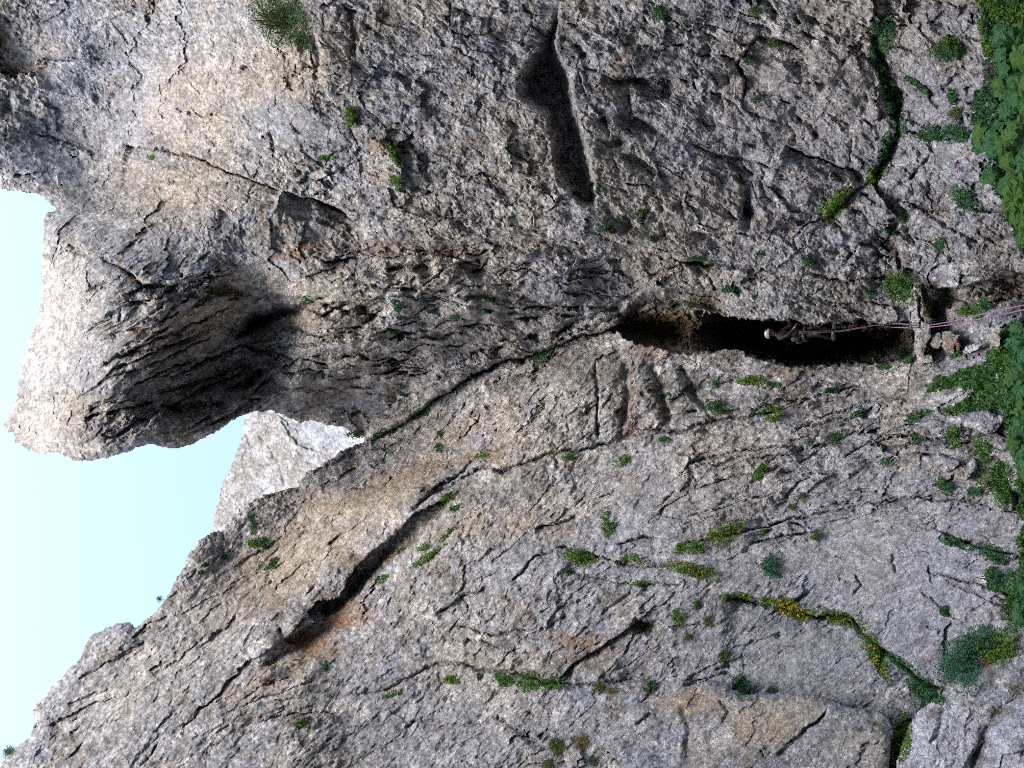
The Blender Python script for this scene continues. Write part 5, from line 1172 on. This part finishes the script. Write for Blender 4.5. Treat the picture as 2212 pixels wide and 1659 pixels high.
# ------------------------------------------------------------------ the climber in the mouth of the cave, and the two rope strands
def flat_mat(name, col, rough=0.7, metal=0.0, noise=0.25, scale=30):
    m = bpy.data.materials.new(name); m.use_nodes = True
    t = m.node_tree; b = t.nodes["Principled BSDF"]; b.inputs["Roughness"].default_value = rough; b.inputs["Metallic"].default_value = metal
    tc = t.nodes.new("ShaderNodeTexCoord"); n = t.nodes.new("ShaderNodeTexNoise"); n.inputs["Scale"].default_value = scale; n.inputs["Detail"].default_value = 5
    t.links.new(tc.outputs["Object"], n.inputs["Vector"])
    cr = t.nodes.new("ShaderNodeMix"); cr.data_type = 'RGBA'
    cr.inputs[6].default_value = (*[c * (1 - noise) for c in col], 1); cr.inputs[7].default_value = (*[min(1, c * (1 + noise)) for c in col], 1)
    t.links.new(n.outputs["Fac"], cr.inputs[0]); t.links.new(cr.outputs[2], b.inputs["Base Color"])
    return m
M_SKIN = flat_mat("skin", (0.50, 0.22, 0.13)); M_JACK = flat_mat("dark_jacket", (0.028, 0.026, 0.032)); M_TROU = flat_mat("dark_trousers", (0.035, 0.032, 0.028))
M_HELM = flat_mat("white_helmet", (0.55, 0.55, 0.56), 0.35, 0, 0.04); M_BLK = flat_mat("black_webbing", (0.02, 0.02, 0.022)); M_GREY = flat_mat("grey_fabric", (0.13, 0.145, 0.15))
M_MET = flat_mat("metal", (0.62, 0.63, 0.64), 0.3, 0.9, 0.05); M_BLUE = flat_mat("blue_webbing", (0.02, 0.08, 0.20)); M_YEL = flat_mat("olive_pouch", (0.17, 0.16, 0.03)); M_ROPE = flat_mat("purple_rope", (0.27, 0.175, 0.275), 0.8, 0, 0.3, 160)

def skin_mesh(name, verts, edges, rads, root=0, sub=2):
    me = bpy.data.meshes.new(name); me.from_pydata(verts, edges, [])
    o = bpy.data.objects.new(name, me); COL.objects.link(o)
    sk = o.modifiers.new("skin", 'SKIN'); sk.use_smooth_shade = True
    for i, r in enumerate(rads):
        v = me.skin_vertices[0].data[i]; v.radius = (r, r) if not isinstance(r, tuple) else r; v.use_root = (i == root)
    sb = o.modifiers.new("sub", 'SUBSURF'); sb.levels = sub; sb.render_levels = sub
    dg = bpy.context.evaluated_depsgraph_get(); dg.update()
    ev = o.evaluated_get(dg)
    nm = bpy.data.meshes.new_from_object(ev)
    o.modifiers.clear(); o.data = nm; bpy.data.meshes.remove(me)
    for p in nm.polygons: p.use_smooth = True
    return o

def tube(name, pts, rad, mat, parent=None, n=8, loc=None):
    pts = [Vector(p) for p in pts]; V = []; Fc = []
    for i, p in enumerate(pts):
        d = (pts[min(i + 1, len(pts) - 1)] - pts[max(i - 1, 0)]).normalized()
        a = d.orthogonal().normalized() if i == 0 else (a - d * a.dot(d)).normalized()
        b = d.cross(a)
        for k in range(n):
            t = 2 * math.pi * k / n; V.append(p + (a * math.cos(t) + b * math.sin(t)) * rad)
    for i in range(len(pts) - 1):
        for k in range(n): Fc.append((i * n + k, i * n + (k + 1) % n, (i + 1) * n + (k + 1) % n, (i + 1) * n + k))
    Fc.append(tuple(range(n))[::-1]); Fc.append(tuple((len(pts) - 1) * n + k for k in range(n)))
    me = bpy.data.meshes.new(name); me.from_pydata(V, [], Fc); me.materials.append(mat)
    for p in me.polygons: p.use_smooth = True
    o = bpy.data.objects.new(name, me); COL.objects.link(o)
    if parent: o.parent = parent
    return o

def lump(name, loc, size, rot, mat, parent, pw=3.0, seg=14, cut=None):
    """a rounded box / shell"""
    V = []; Fc = []; nu, nv = seg, seg // 2
    sg = lambda v: math.copysign(abs(v) ** (2 / pw), v)
    R3 = Matrix.Rotation(rot[2], 3, 'Z') @ Matrix.Rotation(rot[1], 3, 'Y') @ Matrix.Rotation(rot[0], 3, 'X')
    v1 = math.pi / 2; v0 = -v1 if cut is None else cut
    for j in range(nv + 1):
        v = v0 + (v1 - v0) * j / nv
        for i in range(nu):
            u = 2 * math.pi * i / nu
            V.append(R3 @ Vector((size[0] * sg(math.cos(v)) * sg(math.cos(u)), size[1] * sg(math.cos(v)) * sg(math.sin(u)), size[2] * sg(math.sin(v)))) + Vector(loc))
    for j in range(nv):
        for i in range(nu): Fc.append((j * nu + i, j * nu + (i + 1) % nu, (j + 1) * nu + (i + 1) % nu, (j + 1) * nu + i))
    me = bpy.data.meshes.new(name); me.from_pydata(V, [], Fc); me.materials.append(mat)
    for p in me.polygons: p.use_smooth = True
    o = bpy.data.objects.new(name, me); COL.objects.link(o); o.parent = parent
    return o

PR = 22.9
foot = pt(np.array(1807.0), np.array(722.0), np.array(PR))
person = bpy.data.objects.new("person", None); COL.objects.link(person); person.location = foot; person.scale = (1.05, 1.05, 1.05); person.rotation_euler = (0, 0, math.radians(-38))
tag(person, "climber in white helmet and dark clothes standing in the cave slot, tied to purple rope", "person")
# local axes: +X where the climber faces, +Y to the climber's left, +Z up (metres, about 1.75 m tall, knees a little bent)
J = [(0.00, 0, 0.90), (0.00, 0, 1.06), (0.02, 0, 1.24), (0.03, 0, 1.38), (0.045, 0, 1.46), (0.07, 0, 1.53), (0.09, 0, 1.61), (0.085, 0, 1.69),      # pelvis .. head 0-7
     (0.03, 0.17, 1.37), (0.15, 0.25, 1.14), (0.36, 0.20, 1.16), (0.43, 0.18, 1.18),                                                      # left arm 8-11
     (0.03, -0.17, 1.37), (0.16, -0.22, 1.12), (0.30, -0.12, 0.98), (0.34, -0.09, 0.95),                                                   # right arm 12-15
     (0.02, 0.10, 0.84), (0.17, 0.13, 0.50), (0.05, 0.13, 0.10), (0.17, 0.14, 0.035),                                                       # left leg 16-19
     (0.02, -0.10, 0.84), (0.12, -0.14, 0.46), (-0.04, -0.14, 0.09), (0.08, -0.15, 0.030)]                                                  # right leg 20-23
E = [(0, 1), (1, 2), (2, 3), (3, 4), (4, 5), (5, 6), (6, 7), (3, 8), (8, 9), (9, 10), (10, 11), (3, 12), (12, 13), (13, 14), (14, 15), (0, 16), (16, 17), (17, 18), (18, 19), (0, 20), (20, 21), (21, 22), (22, 23)]
Rr = [(0.14, 0.115), (0.125, 0.10), (0.155, 0.11), (0.13, 0.09), 0.058, 0.062, 0.085, 0.075, 0.07, 0.05, 0.038, 0.032, 0.07, 0.05, 0.038, 0.032, 0.095, 0.068, 0.046, 0.04, 0.095, 0.068, 0.046, 0.04]
# fingers: short chains rooted in the palm
for (wi, sgn) in ((11, 1), (15, -1)):
    w0 = Vector(J[wi]); d = (w0 - Vector(J[wi - 1])).normalized(); s = Vector((0, sgn, 0))
    for k, ln in enumerate((0.030, 0.046, 0.050, 0.044, 0.036)):
        off = s * (0.028 - 0.014 * k) if k else s * 0.03
        a = w0 + d * (0.03 if k else 0.0) + off; b = a + d * ln * (0.8 if k else 0.5) + (s * 0.02 if k == 0 else Vector((0, 0, 0))); c = b + d * ln * 0.5 + Vector((0, 0, -0.016))
        i0 = len(J); J += [tuple(a), tuple(b), tuple(c)]; E += [(wi, i0), (i0, i0 + 1), (i0 + 1, i0 + 2)]; Rr += [0.010, 0.0088, 0.0078]
body = skin_mesh("body", J, E, Rr)
body.parent = person
for m in (M_SKIN, M_JACK, M_TROU): body.data.materials.append(m)
for p in body.data.polygons:
    c = p.center
    if c.z > 1.475 or (c.x > 0.34 and c.z > 1.05) or (c.x > 0.29 and c.z < 1.01 and c.z > 0.90): p.material_index = 0
    elif c.z > 0.93: p.material_index = 1
    else: p.material_index = 2
# face
lump("nose", (0.188, 0, 1.60), (0.022, 0.016, 0.026), (0, 0.3, 0), M_SKIN, person, 2.2, 10)
for s in (-1, 1):
    lump("eye", (0.166, 0.033 * s, 1.632), (0.010, 0.013, 0.009), (0, 0, 0), M_BLK, person, 2, 10)
    lump("ear", (0.085, 0.088 * s, 1.615), (0.022, 0.010, 0.032), (0, 0, 0), M_SKIN, person, 2, 10)
lump("mouth", (0.170, 0, 1.556), (0.010, 0.026, 0.006), (0, 0, 0), flat_mat("lips", (0.30, 0.09, 0.07)), person, 2, 10)
hel = lump("helmet", (0.082, 0, 1.660), (0.138, 0.116, 0.118), (0, 0.10, 0), M_HELM, person, 2.2, 24, cut=-0.12)
hs = lump("stripe", (0.080, 0, 1.672), (0.142, 0.040, 0.112), (0, 0.10, 0), M_BLK, hel, 2.6, 20, cut=0.1)
for s in (-1, 1): tube("chin_strap", [(0.10, 0.098 * s, 1.64), (0.12, 0.085 * s, 1.57), (0.145, 0.03 * s, 1.505), (0.148, 0, 1.50)], 0.006, M_BLK, person)
ring = [(0.165 * math.cos(t) + 0.0, 0.150 * math.sin(t), 0.945 + 0.02 * math.cos(t)) for t in np.linspace(0, 2 * math.pi, 25)]
hb = tube("harness", ring, 0.024, M_BLK, person)
for s in (-1, 1):
    lp = [(0.04 + 0.125 * math.cos(t), 0.105 * s + 0.115 * math.sin(t), 0.73 + 0.05 * math.cos(t)) for t in np.linspace(0, 2 * math.pi, 21)]
    tube("leg_loop", lp, 0.020, M_GREY, hb)
lump("gear_pouch", (0.02, -0.20, 0.97), (0.07, 0.055, 0.10), (0, 0.2, 0), M_GREY, person)
lump("chalk_bag", (-0.16, -0.05, 0.92), (0.06, 0.06, 0.085), (0, 0, 0), M_YEL, person)
for k in range(4):
    a = -1.9 + 0.35 * k; bx, by = 0.17 * math.cos(a), 0.16 * math.sin(a)
    q = tube("quickdraw", [(bx, by, 0.93), (bx * 1.12, by * 1.12, 0.87), (bx * 1.14, by * 1.14, 0.80)], 0.009, M_BLUE if k % 2 else M_GREY, person)
    cr_ = [(bx * 1.14 + 0.022 * math.cos(t), by * 1.14, 0.76 + 0.045 * math.sin(t)) for t in np.linspace(0, 2 * math.pi, 13)]
    tube("carabiner", cr_, 0.007, M_MET, q, 6)
for s, fx, fy in ((1, 0.13, 0.14), (-1, 0.04, -0.15)):
    sh = lump("shoe", (fx, fy, 0.05), (0.145, 0.050, 0.050), (0, 0.05, 0), M_GREY, person, 2.6)
    lump("sole", (fx + 0.005, fy, 0.012), (0.150, 0.052, 0.016), (0, 0.05, 0), M_BLUE, sh, 3)
    lump("toe_cap", (fx + 0.115, fy, 0.045), (0.040, 0.042, 0.030), (0, 0.05, 0), flat_mat("pale_rubber", (0.55, 0.55, 0.52)), sh, 2.4)
for s, kx in ((1, 0.19), (-1, 0.14)): lump("knee_pad", (kx, 0.135 * s, 0.44), (0.05, 0.06, 0.10), (0, 0.15, 0), M_GREY, person, 2.6)

def rope_line(knots, n=90):
    k = np.array(knots, float); t = np.r_[0, np.cumsum(np.hypot(*(k[1:, :2] - k[:-1, :2]).T))]
    u = np.linspace(0, t[-1], n)
    # smooth interpolation through the knots
    out = []
    for c in range(3):
        m = np.gradient(k[:, c], t)
        j = np.clip(np.searchsorted(t, u, side='right') - 1, 0, len(t) - 2); h = t[j + 1] - t[j]; s = (u - t[j]) / h
        out.append((2 * s ** 3 - 3 * s ** 2 + 1) * k[j, c] + (s ** 3 - 2 * s ** 2 + s) * h * m[j] + (-2 * s ** 3 + 3 * s ** 2) * k[j + 1, c] + (s ** 3 - s ** 2) * h * m[j + 1])
    return pt(out[0], out[1], out[2])
rc = float(surf_all(np.array([1990.0]), np.array([704.0]))[0]) - 0.12
up_ = [(1726, 717, PR - .28), (1770, 715, PR - .30), (1818, 714, PR - .35), (1858, 707, PR - .5), (1905, 701, PR - .8), (1955, 700, rc + .05), (1985, 704, rc), (2000, 703, rc - .1), (2075, 690, rc - 1.6), (2141, 674, rc - 2.9), (2212, 659, rc - 4.3), (2330, 634, rc - 6.5)]
lo_ = [(1726, 720, PR - .26), (1772, 718, PR - .30), (1818, 716, PR - .35), (1858, 709, PR - .5), (1905, 703, PR - .8), (1921, 706, PR - .9), (1955, 708, rc + .05), (1990, 708, rc), (2041, 703, rc - .9), (2108, 691, rc - 2.2), (2161, 680, rc - 3.3), (2212, 669, rc - 4.3), (2330, 646, rc - 6.5)]
for kn, lab in ((up_, "purple rope strand running over the chockstone, upper of the pair"), (lo_, "purple rope strand sagging before the chockstone, lower of the pair")):
    Pp = rope_line(kn); org = Vector(Pp[0])
    o = tube("rope", [Vector(p) - org for p in Pp], 0.0105, M_ROPE); o.location = org
    tag(o, lab, "rope", "climbing ropes tied to the climber")
